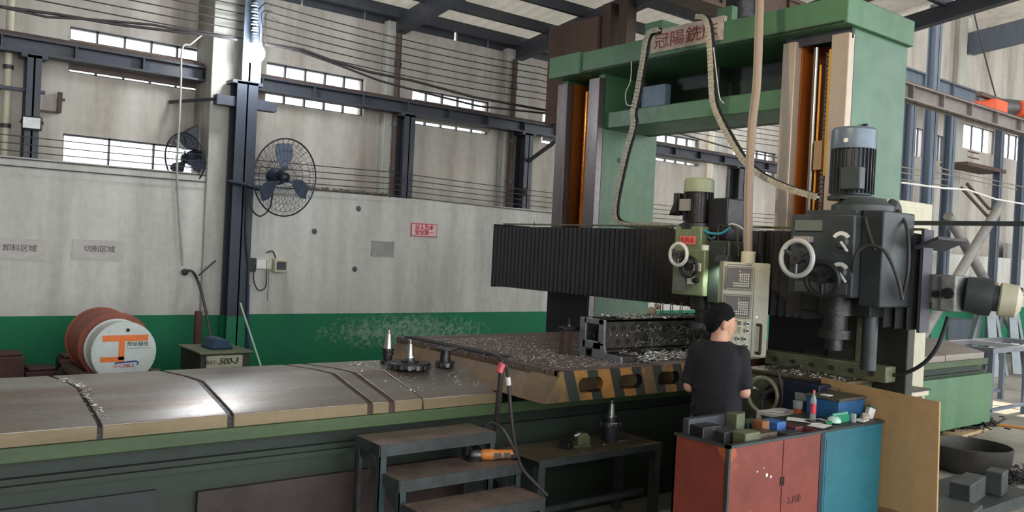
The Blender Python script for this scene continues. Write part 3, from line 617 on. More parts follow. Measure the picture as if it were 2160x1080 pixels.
# front face normal is turned towards the camera
D = pc.normalized(); ax = Vector((-D.y, D.x, 0))
def PM(): return Matrix.Translation(pc) @ Matrix.Rotation(math.atan2(-D.x, D.y)+R(14), 4, 'Z')  # local -y = front, x = right
M = PM()
m_pend = mat('pendant_grey_paint', (176, 174, 154), .45, .0, dirt=(140, 138, 120), amt=.5, scale=4)
body = L(MB().box(-.165, .165, -.06, .08, 1.31, 1.985)).build('body', m_pend, pd, bevel=.008)
L(MB().box(.058, .166, -.068, -.058, 1.32, 1.98)).build('front_cover', m_pend, pd, bevel=.003)
for z0 in (1.80, 1.60):
    pn = L(MB().box(-.15, .045, -.075, -.058, z0-.015, z0+.155)).build('key_panel', mat('key_bezel', (140, 136, 122), .45), pd, bevel=.006)
    L(MB().box(-.14, .03, -.079, -.072, z0+.0, z0+.142)).build('panel_face', m_screen, pn, bevel=.002)
    ks = MB()
    for r_ in range(6):
        for c_ in range(8):
            if r_ > 1 and c_ < 3: continue
            ks.box(-.095+c_*.0145, -.085+c_*.0145, -.083, -.078, z0+.012+r_*.0165, z0+.023+r_*.0165)
    for r_ in range(3): ks.box(-.055, -.046, -.083, -.078, z0+.06+r_*.028, z0+.068+r_*.028)
    L(ks).build('keys', mat('ivory_keys', (206, 196, 182), .5), pn)
L(MB().box(-.14, .04, -.0605, -.059, 1.963, 1.968)).build('slot', m_black, pd)
for x0 in (-.115, -.06):
    kp = L(MB().box(x0, x0+.05, -.066, -.058, 1.475, 1.575)).build('keypad', mat('ivory_keypad', (206, 196, 160), .5), pd, bevel=.002)
    L(MB().box(x0+.01, x0+.04, -.069, -.064, 1.535, 1.565)).build('keypad_display', m_screen, kp)
    kk = MB()
    for r_ in range(4):
        for c_ in range(3): kk.box(x0+.010+c_*.011, x0+.017+c_*.011, -.069, -.065, 1.482+r_*.012, 1.489+r_*.012)
    L(kk).build('keypad_buttons', m_greyink, kp)
for i, (x_, z_) in enumerate(((.02, 1.55), (.02, 1.50), (.005, 1.44), (.02, 1.39), (-.04, 1.44), (-.04, 1.39))):
    L(MB().cyl((x_, -.06, z_), (x_, -.085, z_), .014, n=18)).build('push_button', m_chrome, pd)
    L(MB().cyl((x_, -.085, z_), (x_, -.095, z_), .010, n=18)).build('button_cap', m_black, pd)
L(MB().tube(smoothpath([(.095, -.06, 1.545), (.105, -.105, 1.545), (.11, -.11, 1.53), (.11, -.11, 1.36), (.105, -.105, 1.345), (.095, -.06, 1.345)], 4), .011, 8)).build('grab_handle', mat('brown_handle', (64, 54, 42), .4, .4), pd)
L(MB().cyl((.085, -.066, 1.6), (.085, -.072, 1.6), .008)).build('lock', m_chrome, pd)
cd = [onX(x_, y_, X_) for x_, y_, X_ in ((1578, 548, 5.13), (1578, 480, 5.13), (1580, 380, 5.15), (1586, 270, 5.2), (1596, 180, 5.25), (1600, 90, 5.3), (1603, -10, 5.35), (1605, -60, 5.4))]
t = thing('conduit_pipe', 'beige flexible conduit pipe rising from the pendant towards the roof', 'pipe', cd[0])
MB().tube(smoothpath(cd, 8), .032, 14).build('pipe', mat('beige_conduit', (142, 124, 108), .5, dirt=(112, 96, 84), amt=.5, scale=6, streak=True), t)
MB().tube([p+Vector((-.03, .01, 0)) for p in smoothpath(cd, 8)], .006, 6).build('wire', m_cableg, t)
MB().cyl(cd[0]+Vector((0, 0, -.03)), cd[0]+Vector((0, 0, .06)), .05).build('coupling', m_cream, t, bevel=.005)
# cyan air hose by the left head
tag(MB().tube(smoothpath([onX(a, b_, 5.15) for a, b_ in ((1467, 488), (1482, 486), (1500, 492), (1522, 492), (1540, 480))]), .01).build('air_hose', mat('cyan_hose', (60, 150, 176), .35)), 'cyan air hose curling beside the left milling head', 'hose')
tag(MB().tube(smoothpath([onX(a, b_, 5.18) for a, b_ in ((1470, 492), (1495, 500), (1512, 520), (1510, 545))]), .008).build('air_hose', mat('teal_hose', (40, 112, 120), .35)), 'dark teal air hose hanging down beside the left milling head lamp', 'hose')
tag(MB().tube(smoothpath([onX(a, b_, 5.2) for a, b_ in ((1516, 545), (1516, 480), (1530, 478), (1552, 485), (1558, 540))]), .01).build('cable_loop', m_hose), 'dark cable loop bundled between left head and pendant', 'cable')
tag(MB().tube(smoothpath([onX(a, b_, 5.22) for a, b_ in ((1530, 510), (1537, 476), (1552, 474), (1570, 484))]), .006).build('cable_loop', m_white), 'thin white cable looping over to the conduit beside the pendant', 'cable')
# ---------------------------------------------------------------- machine bed, covers, table
bed = thing('machine_bed', 'long dark green machine bed running past the back wall under the steel covers', 'machine bed', (4, 5.4, 0))
MB().box(-3, 11.6, 4.80, 6.1, 0, .74).build('bed_casting', m_greenD, bed)
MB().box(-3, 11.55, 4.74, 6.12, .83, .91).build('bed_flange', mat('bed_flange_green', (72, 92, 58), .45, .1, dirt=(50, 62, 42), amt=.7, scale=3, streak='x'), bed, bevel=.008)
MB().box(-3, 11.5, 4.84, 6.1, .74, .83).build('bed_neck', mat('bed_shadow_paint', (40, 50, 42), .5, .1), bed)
MB().box(-3, 3.6, 4.77, 4.8, .68, .71).build('bed_ledge', m_greenD, bed)
MB().box(1.62, 3.4, 4.765, 4.8, .02, .56).build('bed_panel', mat('dull_brown_panel', (66, 54, 50), .55, .2, dirt=(38, 34, 34), amt=.7, scale=3), bed)
MB().box(-2, 1.4, 4.775, 4.8, .02, .6).build('bed_panel', mat('dark_slate_panel', (48, 54, 54), .5, .2), bed)
MB().box(8.2, 11.6, 4.7, 4.8, .1, .72).build('bed_side_panel', m_green, bed)
prof = [(4.75, .91), (4.75, .985), (4.80, 1.0), (5.28, 1.095), (5.55, 1.085), (6.08, 1.045), (6.08, .91)]
def xat(px, py): return onY(px, py, 4.75).x
cuts = [(-2.6, -.2), (-.15, xat(204, 930)), (xat(216, 902), xat(480, 874)), (xat(493, 873), xat(775, 848)), (xat(786, 846), xat(820, 843)), (xat(832, 842), xat(890, 838)), (xat(893, 838), 3.72)]
for i, (a, b_) in enumerate(cuts):
    c = MB().prism(prof, 'x', a, b_).build('way_cover', m_cover, bed, bevel=.004)
    MB().box(a+.003, b_-.003, 4.742, 4.7505, .915, .98).build('cover_edge', m_coverf, c)
dp = [(y+(.008 if y < 4.8 else 0), z-.012) for y, z in prof]
for i in range(len(cuts)-1):
    MB().prism(dp, 'x', cuts[i][1]-.01, cuts[i+1][0]+.01).build('cover_joint', m_rust if i > 2 else m_iron, bed)
for a, b_ in ((7.6, 9.2), (9.22, 10.4), (10.42, 11.45)):
    MB().prism(prof, 'x', a, b_).build('way_cover', m_cover, bed, bevel=.004)
ch = MB()
def chips(mb, n, fx, fy, fz, s=.012):
    for _ in range(n):
        x_, y_ = fx(), fy(); s1 = random.uniform(.3, 1)*s
        mb.obox((x_, y_, fz(x_, y_)), (s1*2, s1*.7, s1*.35), [random.uniform(-25, 25), random.uniform(-25, 25), random.uniform(0, 180)])
def zcov(x_, y_):
    for (y0, z0), (y1, z1) in zip(prof[1:-2], prof[2:-1]):
        if y0 <= y_ <= y1: return z0+(z1-z0)*(y_-y0)/(y1-y0)+.003
    return 1.0
chips(ch, 220, lambda: random.uniform(2.9, 3.68), lambda: random.uniform(4.85, 6.0), zcov, .008)
chips(ch, 160, lambda: random.gauss(cuts[1][1]+.03, .02), lambda: random.uniform(4.8, 5.9), zcov, .010)
tag(ch.build('swarf', m_chip, smooth=False), 'bright metal chips scattered on the steel bed covers', 'metal chips', kind='stuff')

tb = thing('machine_table', 'thick slotted worktable with yellow and black hazard stripes and oval holes', 'machine table', (5.5, 5.25, 1.0))
YT0, YT1, ZT = 4.22, 6.33, 1.2; XT0 = 3.78
ns = 9; pr_ = [(YT0+.022, 1.165), (YT0+.022, ZT)]
for k in range(ns):
    yc = YT0+.16+k*(YT1-YT0-.32)/(ns-1); wdt = .014
    pr_ += [(yc-wdt, ZT), (yc-wdt, ZT-.03), (yc+wdt, ZT-.03), (yc+wdt, ZT)]
pr_ += [(YT1, ZT), (YT1, 1.165)]
vs = []; fs = []
top = MB().prism(pr_, 'x', XT0, 7.5).build('table_top', m_table, tb, smooth=False)
# body with slanted end
MB().prism([(XT0-.12, .995), (XT0, 1.15), (XT0, 1.165), (7.5, 1.165), (7.5, .995)], 'y', 4.5, YT1-.001).build('table_body', mat('table_end_paint', (120, 94, 56), .5, .2, dirt=(70, 58, 44), amt=.9, scale=3), tb, bevel=.006)
# side wall with oval holes: strips between holes built as one perforated plate
def perforated(x0, x1, z0, z1, hs, y0, y1):
    m_ = MB(); N_ = 20; zc = (z0+z1)/2; edges = [x0]
    for a, b_ in hs: edges += [a-.02, b_+.02]
    edges.append(x1)
    for i in range(0, len(edges), 2): m_.box(edges[i], edges[i+1], y0, y1, z0, z1)
    for a, b_ in hs:
        hh = .052; r_ = hh
        def hole(t):
            c_, s_ = math.cos(t), math.sin(t); cx = (b_-r_) if c_ > 0 else (a+r_); return (cx+r_*c_, zc+hh*s_)
        ring = [hole(2*math.pi*(k+.5)/N_) for k in range(N_)]
        out = []
        for k in range(N_):
            t = 2*math.pi*(k+.5)/N_; c_, s_ = math.cos(t), math.sin(t); cxx = (a+b_)/2; W2 = (b_-a)/2+.02; H2 = (z1-z0)/2
            f_ = min(W2/abs(c_) if abs(c_) > 1e-6 else 9, H2/abs(s_) if abs(s_) > 1e-6 else 9); px = cxx+c_*f_; pz = zc+s_*f_
            out.append((px, pz))
        n0 = len(m_.v); vs_ = []
        for y_ in (y0, y1):
            vs_ += [(p[0], y_, p[1]) for p in ring]+[(p[0], y_, p[1]) for p in out]
        fs_ = []
        for k in range(N_):
            j = (k+1) % N_; fs_.append((k, j, N_+j, N_+k)); fs_.append((k, 2*N_+k, 2*N_+j, j))
        # corner fillers
        m_.add(vs_, fs_)
        for sx_ in (0, 1):
            for sz_ in (0, 1):
                cx_, cz_ = (a-.02, b_+.02)[sx_], (z0, z1)[sz_]
                near = sorted(out, key=lambda p: (p[0]-cx_)**2+(p[1]-cz_)**2)[:2]
                m_.add([(cx_, y0, cz_), (near[0][0], y0, near[0][1]), (near[1][0], y0, near[1][1])], [(0, 1, 2)])
    return m_
hs = [(onY(a, 812, YT0).x, onY(b_, 812, YT0).x) for a, b_ in ((1220, 1272), (1305, 1354), (1387, 1432))]
hs += [(hs[-1][0]+.42*k, hs[-1][1]+.42*k) for k in range(1, 6)]
perforated(XT0+.04, 7.5,   .995, 1.199, hs, YT0, YT0+.05).build('side_wall', m_side, tb, smooth=False)
MB().prism([(XT0-.12, .995), (XT0, 1.165), (XT0, 1.2), (XT0+.04, 1.2), (XT0+.04, .995)], 'y', YT0+.0, YT0+.05).prism([(XT0-.12, .995), (XT0, 1.164), (XT0+.04, 1.164), (XT0+.04, .995)], 'y', YT0+.05, 4.51).build('end_corner', MATS['table_end_paint'], tb)
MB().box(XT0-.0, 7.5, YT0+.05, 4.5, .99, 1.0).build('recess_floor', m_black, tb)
bh = MB()
for k in range(8): bh.cyl((XT0+.08, YT0+.3+k*.22, ZT-.004), (XT0+.08, YT0+.3+k*.22, ZT+.004), .018, n=14)
bh.build('end_bolts', m_black, tb)
MB().box(XT0+.03, XT0+.13, 4.9, 6.25, ZT, ZT+.012).build('end_wiper', m_rubber, tb)
ch = MB(); chips(ch, 2600, lambda: random.choice((random.uniform(3.9, 5.2), random.gauss(4.45, .3))), lambda: random.uniform(4.3, 6.1), lambda a, b_: ZT+.004, .0065)
chips(ch, 1100, lambda: random.uniform(4.7, 5.7), lambda: random.uniform(4.33, 4.60), lambda a, b_: ZT+random.uniform(.01, .055), .016)
tag(ch.build('swarf', m_chip, smooth=False), 'heaps of bright chips lying on the slotted machine table', 'metal chips', kind='stuff')

# ---------------------------------------------------------------- workpiece
wp = thing('cast_workpiece', 'long dark hollow iron casting covered in chips, being milled on the table', 'workpiece', (5.2, 4.85, ZT))
m_wp = mat('oily_cast_iron', (78, 74, 70), .38, .4, dirt=(26, 26, 26), amt=.85, scale=7, bump=.5, spots=(24, .64, (180, 178, 172)))
m_cut = mat('freshly_milled_grey', (150, 152, 158), .35, .7, dirt=(110, 112, 118), amt=.5, scale=9)
x0, x1 = 4.55, 6.3; ya, yb = 4.60, 4.86; z0_, z1_ = ZT+.0, ZT+.30
m_ = MB().box(x0+.012, x1, ya, ya+.02, z0_+.08, z1_).box(x0+.012, x1, yb-.02, yb, z0_, z1_).box(x0+.012, x1, ya, yb, z0_+.05, z0_+.07)
m_.box(x0+.012, x1, ya, ya+.03, z1_-.02, z1_).box(x0+.012, x1, yb-.03, yb, z1_-.02, z1_)
k = x0+.25
while k < x1: m_.box(k, k+.02, ya+.02, yb-.02, z0_+.07, z1_-.03); k += .25
m_.build('casting_body', m_wp, wp, bevel=.003)
e = MB().box(x0-.01, x0+.012, yb-.07, yb, z0_, z1_).box(x0-.01, x0+.012, ya-.01, ya+.05, z0_+.1, z1_).box(x0-.01, x0+.012, ya, yb-.05, z1_-.04, z1_).box(x0-.01, x0+.012, ya+.02, yb-.04, z0_+.07, z0_+.13)
e.prism([(ya-.01, z0_+.12), (ya-.03, z0_+.05), (4.40, z0_+.045), (4.40, z0_+.0), (ya+.12, z0_+.0), (ya+.10, z0_+.12)], 'x', x0-.01, x0+.012)
e.build('end_face', m_cut, wp, bevel=.003)
MB().box(x0+.012, x0+.25, 4.41, ya+.1, z0_, z0_+.045).box(x0+.30, x0+.32, ya-.15, ya, z0_, z0_+.08).build('foot', m_wp, wp, bevel=.006)
MB().box(x0+.32, x1, ya-.16, ya, z0_+.0, z0_+.03).build('base_rail', m_wp, wp, bevel=.003)
bs = MB(); k = x0+.1
while k < x1-.05:
    for z in (z0_+.235, z0_+.13):
        bs.lathe((k+(.05 if z < z0_+.2 else 0), ya, z), (0, -1, 0), [(.021, 0), (.021, .006), (.012, .006), (.012, .001)], 14, cap=False)
    k += .105
bs.build('bolt_bosses', m_iron, wp)
cl = MB(); 
for _ in range(230):
    x_ = random.uniform(x0+.3, x1); z_ = random.choice((z0_+.225, z0_+.12))+random.gauss(0, .015); p = Vector((x_, ya-.006, z_)); q = p+Vector((random.uniform(-.025, .025), -.012, random.uniform(-.028, .028)))
    cl.tube([p, (p+q)/2+Vector((0, -.014, .006)), q], .0018, 4)
chips(cl, 900, lambda: random.uniform(x0+.2, x1), lambda: random.choice((random.uniform(ya, ya+.04), random.uniform(yb-.06, yb), random.uniform(ya, yb))), lambda a, b_: z1_+.004+random.uniform(0, .018), .013)
tag(cl.build('swarf_curls', m_chip, wp, smooth=False), kind='stuff')
# clamp beside the workpiece
t = thing('clamp_post', 'rusty clamping block with stud at the left end of the casting', 'clamp', (4.5, 4.98, ZT))
MB().box(4.46, 4.54, 4.94, 5.0, ZT, ZT+.19).build('block', m_rust, t, bevel=.004); MB().box(4.42, 4.60, 4.90, 4.98, ZT+.19, ZT+.215).build('strap', m_iron, t, bevel=.004)
MB().cyl((4.5, 4.94, ZT+.2), (4.5, 4.94, ZT+.28), .009).cyl((4.5, 4.94, ZT+.215), (4.5, 4.94, ZT+.235), .018, n=6).build('stud', m_iron, t)
t = thing('clamp_bolts', 'cluster of thin upright clamp studs behind the casting beside the left spindle', 'clamp', (5.4, 4.75, ZT+.30))
sb = MB().box(5.25, 5.65, 4.66, 4.80, ZT+.302, ZT+.312)
for k in range(6): sb.cyl((5.28+k*.06, 4.70+.03*(k % 2), ZT+.31), (5.28+k*.06, 4.70+.03*(k % 2), ZT+.42), .004, n=8)
sb.build('studs', m_tool, t)
tag(MB().obox((5.2, 4.72, ZT+.345), (.07, .06, .07), (10, 20, 30)).obox((5.24, 4.70, ZT+.39), (.05, .05, .04), (30, 40, 0)).build('crumpled_rag', mat('oily_rag', (168, 150, 128), .9, dirt=(100, 84, 70), amt=.7, scale=20), bevel=.015), 'crumpled pale rag lying on top of the casting below the left head', 'rag')

# ---------------------------------------------------------------- cutters
def holder(t, h0, cone_r=.035, s=1.):
    MB().lathe((0, 0, h0), (0, 0, 1), [(cone_r*1.3, 0), (cone_r*1.35, .012), (cone_r*1.1, .014), (cone_r*1.1, .022), (cone_r*1.35, .024), (cone_r*1.3, .036), (cone_r, .037), (cone_r*.62, .12*s), (cone_r*.4, .121*s), (cone_r*.42, .15*s), (cone_r*.2, .155*s)], 24).build('taper_shank', m_chrome, t, local=True)
def disc_cutter(label, loc, r, hh, teeth, rz=0, shank=True, m=None, h2=0):
    t = thing('milling_cutter', label, 'milling cutter', loc, rz)
    MB().lathe((0, 0, 0), (0, 0, 1), [(r*.9, 0), (r*.95, hh*.2), (r*.95, hh*.85), (r*.9, hh), (r*.4, hh), (r*.4, hh*1.25), (r*.2, hh*1.25)], 36).build('cutter_body', m or m_iron, t, local=True)
    for k in range(teeth):
        a = 2*math.pi*k/teeth; M_ = Matrix.Rotation(a, 4, 'Z'); s = MB().box(r*.9, r*1.03, -.012, .012, hh*.1, hh*.75); s.xf(M_).build('tooth', m_tool, t, local=True)
    if h2: MB().lathe((0, 0, -h2), (0, 0, 1), [(r*.75, 0), (r*.8, h2*.5), (r*.75, h2)], 24).build('body_base', m_black, t, local=True)
    if shank: holder(t, hh*1.2, .03, 1.0)
    return t
c1 = onX(860, 798, 3.28); 
def oncov(px, py):
    p = onY(px, py, 5.3)
    for _ in range(12): p = onZ(px, py, zcov(p.x, min(6.05, max(4.8, p.y))))
    return p
p = oncov(862, 800); disc_cutter('large flat toothed face cutter lying shank-up on the bed cover', (p.x, p.y, zcov(0, p.y)+.002), .165, .045, 18)
p = oncov(937, 800); t = disc_cutter('medium face cutter with plain ring, right of the large cutter on the cover', (p.x, p.y, zcov(0, p.y)), .075, .04, 10, shank=False)
MB().lathe((0, 0, .04), (0, 0, 1), [(.04, 0), (.035, .08), (.09, .09), (.09, .10), (.04, .102)], 24).cyl((0, 0, .10), (0, 0, .13), .03).build('ring', m_iron, t, local=True)
p = oncov(820, 768); t = disc_cutter('small cutter with tall shiny taper standing behind the large cutter', (p.x, p.y+.02, zcov(0, p.y+.02)), .055, .03, 8, shank=False)
MB().lathe((0, 0, .03), (0, 0, 1), [(.035, 0), (.035, .04), (.045, .042), (.045, .06), (.038, .062), (.038, .07), (.045, .072), (.045, .09)], 24).build('collar', m_iron, t, local=True)
MB().lathe((0, 0, .12), (0, 0, 1), [(.036, 0), (.020, .11), (.013, .112), (.013, .14)], 20).build('shank', mat('polished_taper', (176, 176, 172), .25, .9), t, local=True)
# step ladder made of angle iron
st = thing('step_stand', 'dark angle iron step stand with three treads in front of the bed', 'steps', (2.9, 4.2, 0))
treads = [(4.40, 4.70, .805), (4.07, 4.37, .635), (3.74, 4.04, .51)]
for i, (y0, y1, z) in enumerate(treads):
    a = onZ((802, 849, 905)[i], (939, 1017, 1092)[i], z); b_ = onZ((1046, 1094, 1154)[i], (911, 974, 1051)[i], z)
    y0 = (a.y+b_.y)/2; y1 = y0+.30; xa, xb = a.x, b_.x
    tr = MB().box(xa, xb, y0, y1, z-.012, z).build('tread', m_tread, st, bevel=.002)
    MB().box(xa, xb, y0-.006, y0, z-.07, z).box(xa-.006, xa, y0, y1, z-.07, z).box(xb, xb+.006, y0, y1, z-.07, z).build('nosing', m_frame, tr)
    for xx in (xa, xb-.045):
        MB().box(xx, xx+.045, y0, y0+.006, 0, z-.07).box(xx, xx+.006, y0, y0+.045, 0, z-.07).build('leg', mat('teal_grey_leg', (62, 78, 80), .5, .2, dirt=(44, 50, 52), amt=.6), st)
    if i < 1: 
        for xx in (xa, xb-.045): MB().box(xx, xx+.045, y1-.006, y1, 0, z-.07).box(xx, xx+.006, y1-.045, y1, 0, z-.07).build('leg', m_frame, st)
    STX = (xa, xb, y0, y1) if i == 0 else STX
for xx in (STX[0]+.02, STX[1]-.02): MB().bar((xx, STX[3], .74), (xx+.1, treads[2][0], .1), .012, .06, up=(0, 0, 1)).build('side_stringer', m_frame, st)
# orange angle grinder on the second tread
gp = onZ(1045, 962, .66)
gr = thing('angle_grinder', 'orange and grey angle grinder lying on the middle tread of the steps', 'angle grinder', (gp.x, gp.y, .637), R(-22))
MB().lathe((-.10, 0, .035), (1, 0, 0), [(.026, 0), (.034, .015), (.036, .08), (.030, .10), (.027, .2), (.030, .23), (.022, .24)], 20).build('grinder_body', mat('orange_grinder', (214, 130, 60), .45, 0, dirt=(150, 90, 44), amt=.5, scale=20), gr, local=True)
MB().lathe((-.17, 0, .035), (1, 0, 0), [(.02, 0), (.034, .02), (.034, .065), (.030, .07)], 16).cyl((-.14, 0, .0), (-.14, 0, .06), .026).build('gear_head', m_tool, gr, local=True)
MB().lathe((-.14, 0, -.002), (0, 0, 1), [(.055, 0), (.055, .003), (.058, .02), (.02, .022)], 24).build('guard', m_iron, gr, local=True)
MB().box(-.02, .03, -.0375, -.036, .02, .05).box(.05, .09, -.031, -.029, .02, .05).build('grinder_label', m_greyink, gr, local=True)
# low bench
bn = thing('low_bench', 'low oily brown steel bench right of the steps holding a cutter and blocks', 'bench', (4.2, 4.45, 0))
ba = onZ(1152, 972, .6); bb = onZ(1385, 931, .6)
BX0, BX1, BY0, BY1, BZ = ba.x-.05, bb.x, 4.29, 4.72, .6
MB().box(BX0, BX1, BY0, BY1, BZ-.012, BZ).build('bench_top', mat('oily_brown_top', (116, 104, 84), .42, .1, dirt=(58, 52, 44), amt=.8, scale=4, spots=(60, .7, (190, 186, 170))), bn, bevel=.003)
MB().box(BX0, BX1, BY0-.004, BY0, BZ-.05, BZ-.0).box(BX1, BX1+.004, BY0, BY1, BZ-.05, BZ).build('apron', m_frame, bn)
for xx, yy in ((BX0, BY0), (BX1-.06, BY0), (BX0, BY1-.06), (BX1-.06, BY1-.06)): MB().box(xx, xx+.06, yy+.001, yy+.06, 0, BZ-.05).build('leg', m_frame, bn)
MB().box(BX0+.06, BX1-.06, BY0+.1, BY0+.14, .2, .24).build('cross_rail', m_frame, bn)
p = onZ(1282, 928, BZ)
t = disc_cutter('round insert cutter on a dark base standing shank-up on the low bench', (p.x, BY1-.2, BZ+.11), .075, .04, 10, h2=.11, m=m_tool)
bp_ = onZ(1218, 940, BZ)
t = thing('vee_block', 'oily square steel block with round pin on the low bench', 'block', (bp_.x, 4.5, BZ), R(-12))
MB().box(-.06, .08, -.05, .05, 0, .012).prism([(-.03, 0.012), (.07, 0.012), (.07, .07), (.045, .10), (.0, .10), (-.03, .07)], 'y', -.045, .045).build('block', m_olive, t, bevel=.003, local=True)
MB().cyl((-.05, 0, .07), (-.0, 0, .085), .03, n=18).build('pin', m_chrome, t, local=True)
t = thing('angle_block', 'small brown angle block beside the square block on the low bench', 'block', (bp_.x-.14, 4.48, BZ), R(20)); MB().box(-.03, .03, -.04, .04, 0, .05).build('block', m_iron, t, bevel=.003, local=True)
for k, (px, py, a, lb) in enumerate(((1282, 934, 20, 'small bright open spanner nearest the edge of the low bench'), (1310, 930, -8, 'longer bright spanner lying behind the round cutter base on the bench'))):
    p = onZ(px, py, BZ); t = thing('spanner', lb, 'spanner', (p.x, max(p.y, BY0+.06), BZ+.004), R(a))
    MB().box(-.06, .06, -.007, .007, -.003, .003).lathe((-.065, 0, -.004), (0, 0, 1), [(.008, 0), (.016, 0), (.016, .008), (.008, .008)], 12, cap=False).box(.055, .08, -.016, -.006, -.003, .003).box(.055, .08, .006, .016, -.003, .003).build('spanner_body', m_chrome, t, local=True)
# hoses from the table corner down to the steps
def px3(lst): return smoothpath([onY(a, b_, y_) for a, b_, y_ in lst])
t = thing('grinder_hose', 'stiff grey hose rising from the steps to the table corner, tied with pink tape', 'hose', onY(1052, 900, 4.15))
MB().tube(px3([(1045, 905, 4.3), (1050, 860, 4.2), (1056, 800, 4.15), (1059, 768, 4.15), (1052, 752, 4.2), (1035, 745, 4.35)]), .017, 10).build('hose', m_hose, t)
MB().tube(px3([(1050, 785, 4.13), (1056, 775, 4.125), (1060, 766, 4.12)]), .022, 10).obox(onY(1056, 778, 4.1), (.03, .03, .05), (0, 25, 0)).build('pink_tape', m_pinktape, t, bevel=.004)
t = thing('power_cable', 'dark power cable with pale joint hanging from the table corner down past the bench', 'cable', onY(1090, 900, 4.15))
MB().tube(px3([(1060, 766, 4.15), (1068, 772, 4.12), (1072, 800, 4.12), (1078, 870, 4.1), (1085, 930, 4.1), (1100, 985, 4.1), (1130, 1020, 4.05), (1155, 1045, 4.0)]), .011, 8).build('cable', m_hose, t)
MB().tube(px3([(1071, 795, 4.12), (1073, 812, 4.12)]), .016, 10).build('joint', m_paper, t)
tag(MB().tube(px3([(1025, 900, 4.25), (1040, 893, 4.2), (1060, 905, 4.12), (1078, 935, 4.08), (1088, 960, 4.02), (1080, 962, 4.0)]), .011, 8).build('grinder_lead', m_hose), 'dark cord looping from the top tread to the orange grinder', 'cord')
# ---------------------------------------------------------------- along the back wall
# drums
def drum(name, label, cx, cy0, cy1, z, r, m, mf):
    t = thing(name, label, 'drum', (cx, (cy0+cy1)/2, z-r))
    MB().lathe((cx, cy0, z), (0, 1, 0), [(r, 0), (r, .015), (r*.94, .02), (r*.94, cy1-cy0-.02), (r, cy1-cy0-.015), (r, cy1-cy0)], 48, cap=True).build('drum_shell', m, t)
    MB().lathe((cx, cy0-.004, z), (0, 1, 0), [(r*.97, 0), (r*.97, .01)], 48).build('end_disc', mf, t)
    return t
dp_ = onY(262, 743, 7.35); DZ = dp_.z
d = drum('welding_wire_drum', 'pale grey wire drum with an orange emblem lying on its side by the wall', dp_.x, 7.35, 7.62, DZ, .248, m_drum, m_drum)
y_ = 7.344; cx, cz = dp_.x, DZ
MB().box(cx-.17, cx+.18, y_-.001, y_, cz+.09, cz+.14).box(cx-.045, cx-.0, y_-.001, y_, cz-.06, cz+.09).box(cx-.18, cx-.0, y_-.001, y_, cz-.075, cz-.035).build('orange_emblem', m_orangeink, d)
MB().tube([(cx-.07, y_, cz-.085), (cx+.09, y_, cz-.075), (cx+.112, y_, cz-.085), (cx+.10, y_, cz-.105)], .006, 6).build('blue_mark', m_blueink, d)
text('black_writing', '焊丝钢线', .042, face_negY((cx+.10, y_-.001, cz+.063)), m_ink, d)
MB().box(cx+.01, cx+.20, y_-.001, y_, cz+.03, cz+.033).build('rule_line', m_greyink, d)
text('red_writing', 'U-CABLE', .04, face_negY((cx-.0, y_-.001, cz-.11)), m_redink, d)
MB().cyl((cx+.02, y_-.002, cz+.18), (cx+.02, y_+.01, cz+.18), .015).build('bung', m_ink, d)
MB().torus((cx-.10, y_, cz-.19), (0, 1, 0), .014, .002, 20, 6).build('ring_mark', m_greyink, d)
dq = onY(225, 722, 7.95)
drum('red_drum', 'terracotta red drum lying behind the pale wire drum', dq.x, 7.66, 8.2, dq.z, .285, m_terra, m_terra)
t = thing('drum_cradle', 'dark brown steel cradle under the two drums by the wall', 'stand', (dp_.x, 7.8, 0))
for xx in (dp_.x-.32, dp_.x+.22):
    MB().box(xx, xx+.08, 7.36, 7.44, 0, DZ-.16).box(xx, xx+.08, 8.1, 8.18, 0, DZ-.16).build('leg', m_rust, t); MB().box(xx, xx+.08, 7.36, 8.18, DZ-.22, DZ-.18).build('rail', m_rust, t)
MB().box(dp_.x-.32, dp_.x+.3, 7.36, 8.18, DZ-.30, DZ-.285).build('shelf', m_rust, t)
# low dark clutter left of the drum
for k, (px, lb, hh) in enumerate(((150, 'dark reddish steel box left of the drums against the green wall', .82), (5, 'dark red steel block at the far left edge against the green wall', .86), (78, 'low dark block between drums and the left edge', .72))):
    p = onY(px, 790, 8.6); tag(MB().box(p.x-.12, p.x+.14, 8.4, 8.68, 0, hh).box(p.x-.1, p.x+.12, 8.42, 8.66, hh, hh+.03).build('steel_box', mat('dark_reddish_paint', (72, 42, 40), .6, 0, dirt=(44, 30, 30), amt=.7), bevel=.01), lb, 'box')
# welder
wx0 = onY(422, 775, 7.5).x; wx1 = onY(527, 755, 7.5).x; WZ = onY(470, 752, 7.5).z+.045
t = thing('welding_machine', 'old grey welding transformer with a black lettered front plate beside the post', 'welder', ((wx0+wx1)/2, 7.8, .3))
MB().box(wx0, wx1, 7.5, 8.05, .3, WZ-.02).build('case', mat('welder_case', (62, 62, 58), .6, .2, dirt=(40, 40, 36), amt=.7), t, bevel=.01)
MB().box(wx0-.02, wx1+.02, 7.46, 8.08, WZ-.02, WZ).build('lid', m_olive, t, bevel=.005)
fpl = MB().box(wx0+.05, wx1-.07, 7.49, 7.5, WZ-.19, WZ-.035).build('front_plate', mat('pale_plate', (176, 176, 150), .5), t)
text('model_writing', '500-3', .075, face_negY(((wx0+wx1)/2+.02, 7.488, WZ-.088)), m_ink, fpl, shear=.3, bold=.0012)
text('model_prefix', 'BX1-', .05, face_negY(((wx0+wx1)/2-.13, 7.488, WZ-.095)), m_ink, fpl, shear=.2)
t2 = thing('welder_stand', 'dark steel stand under the grey welding transformer', 'stand', ((wx0+wx1)/2, 7.8, 0)); MB().box(wx0, wx1, 7.5, 8.05, .26, .3).build('deck', m_steel, t2)
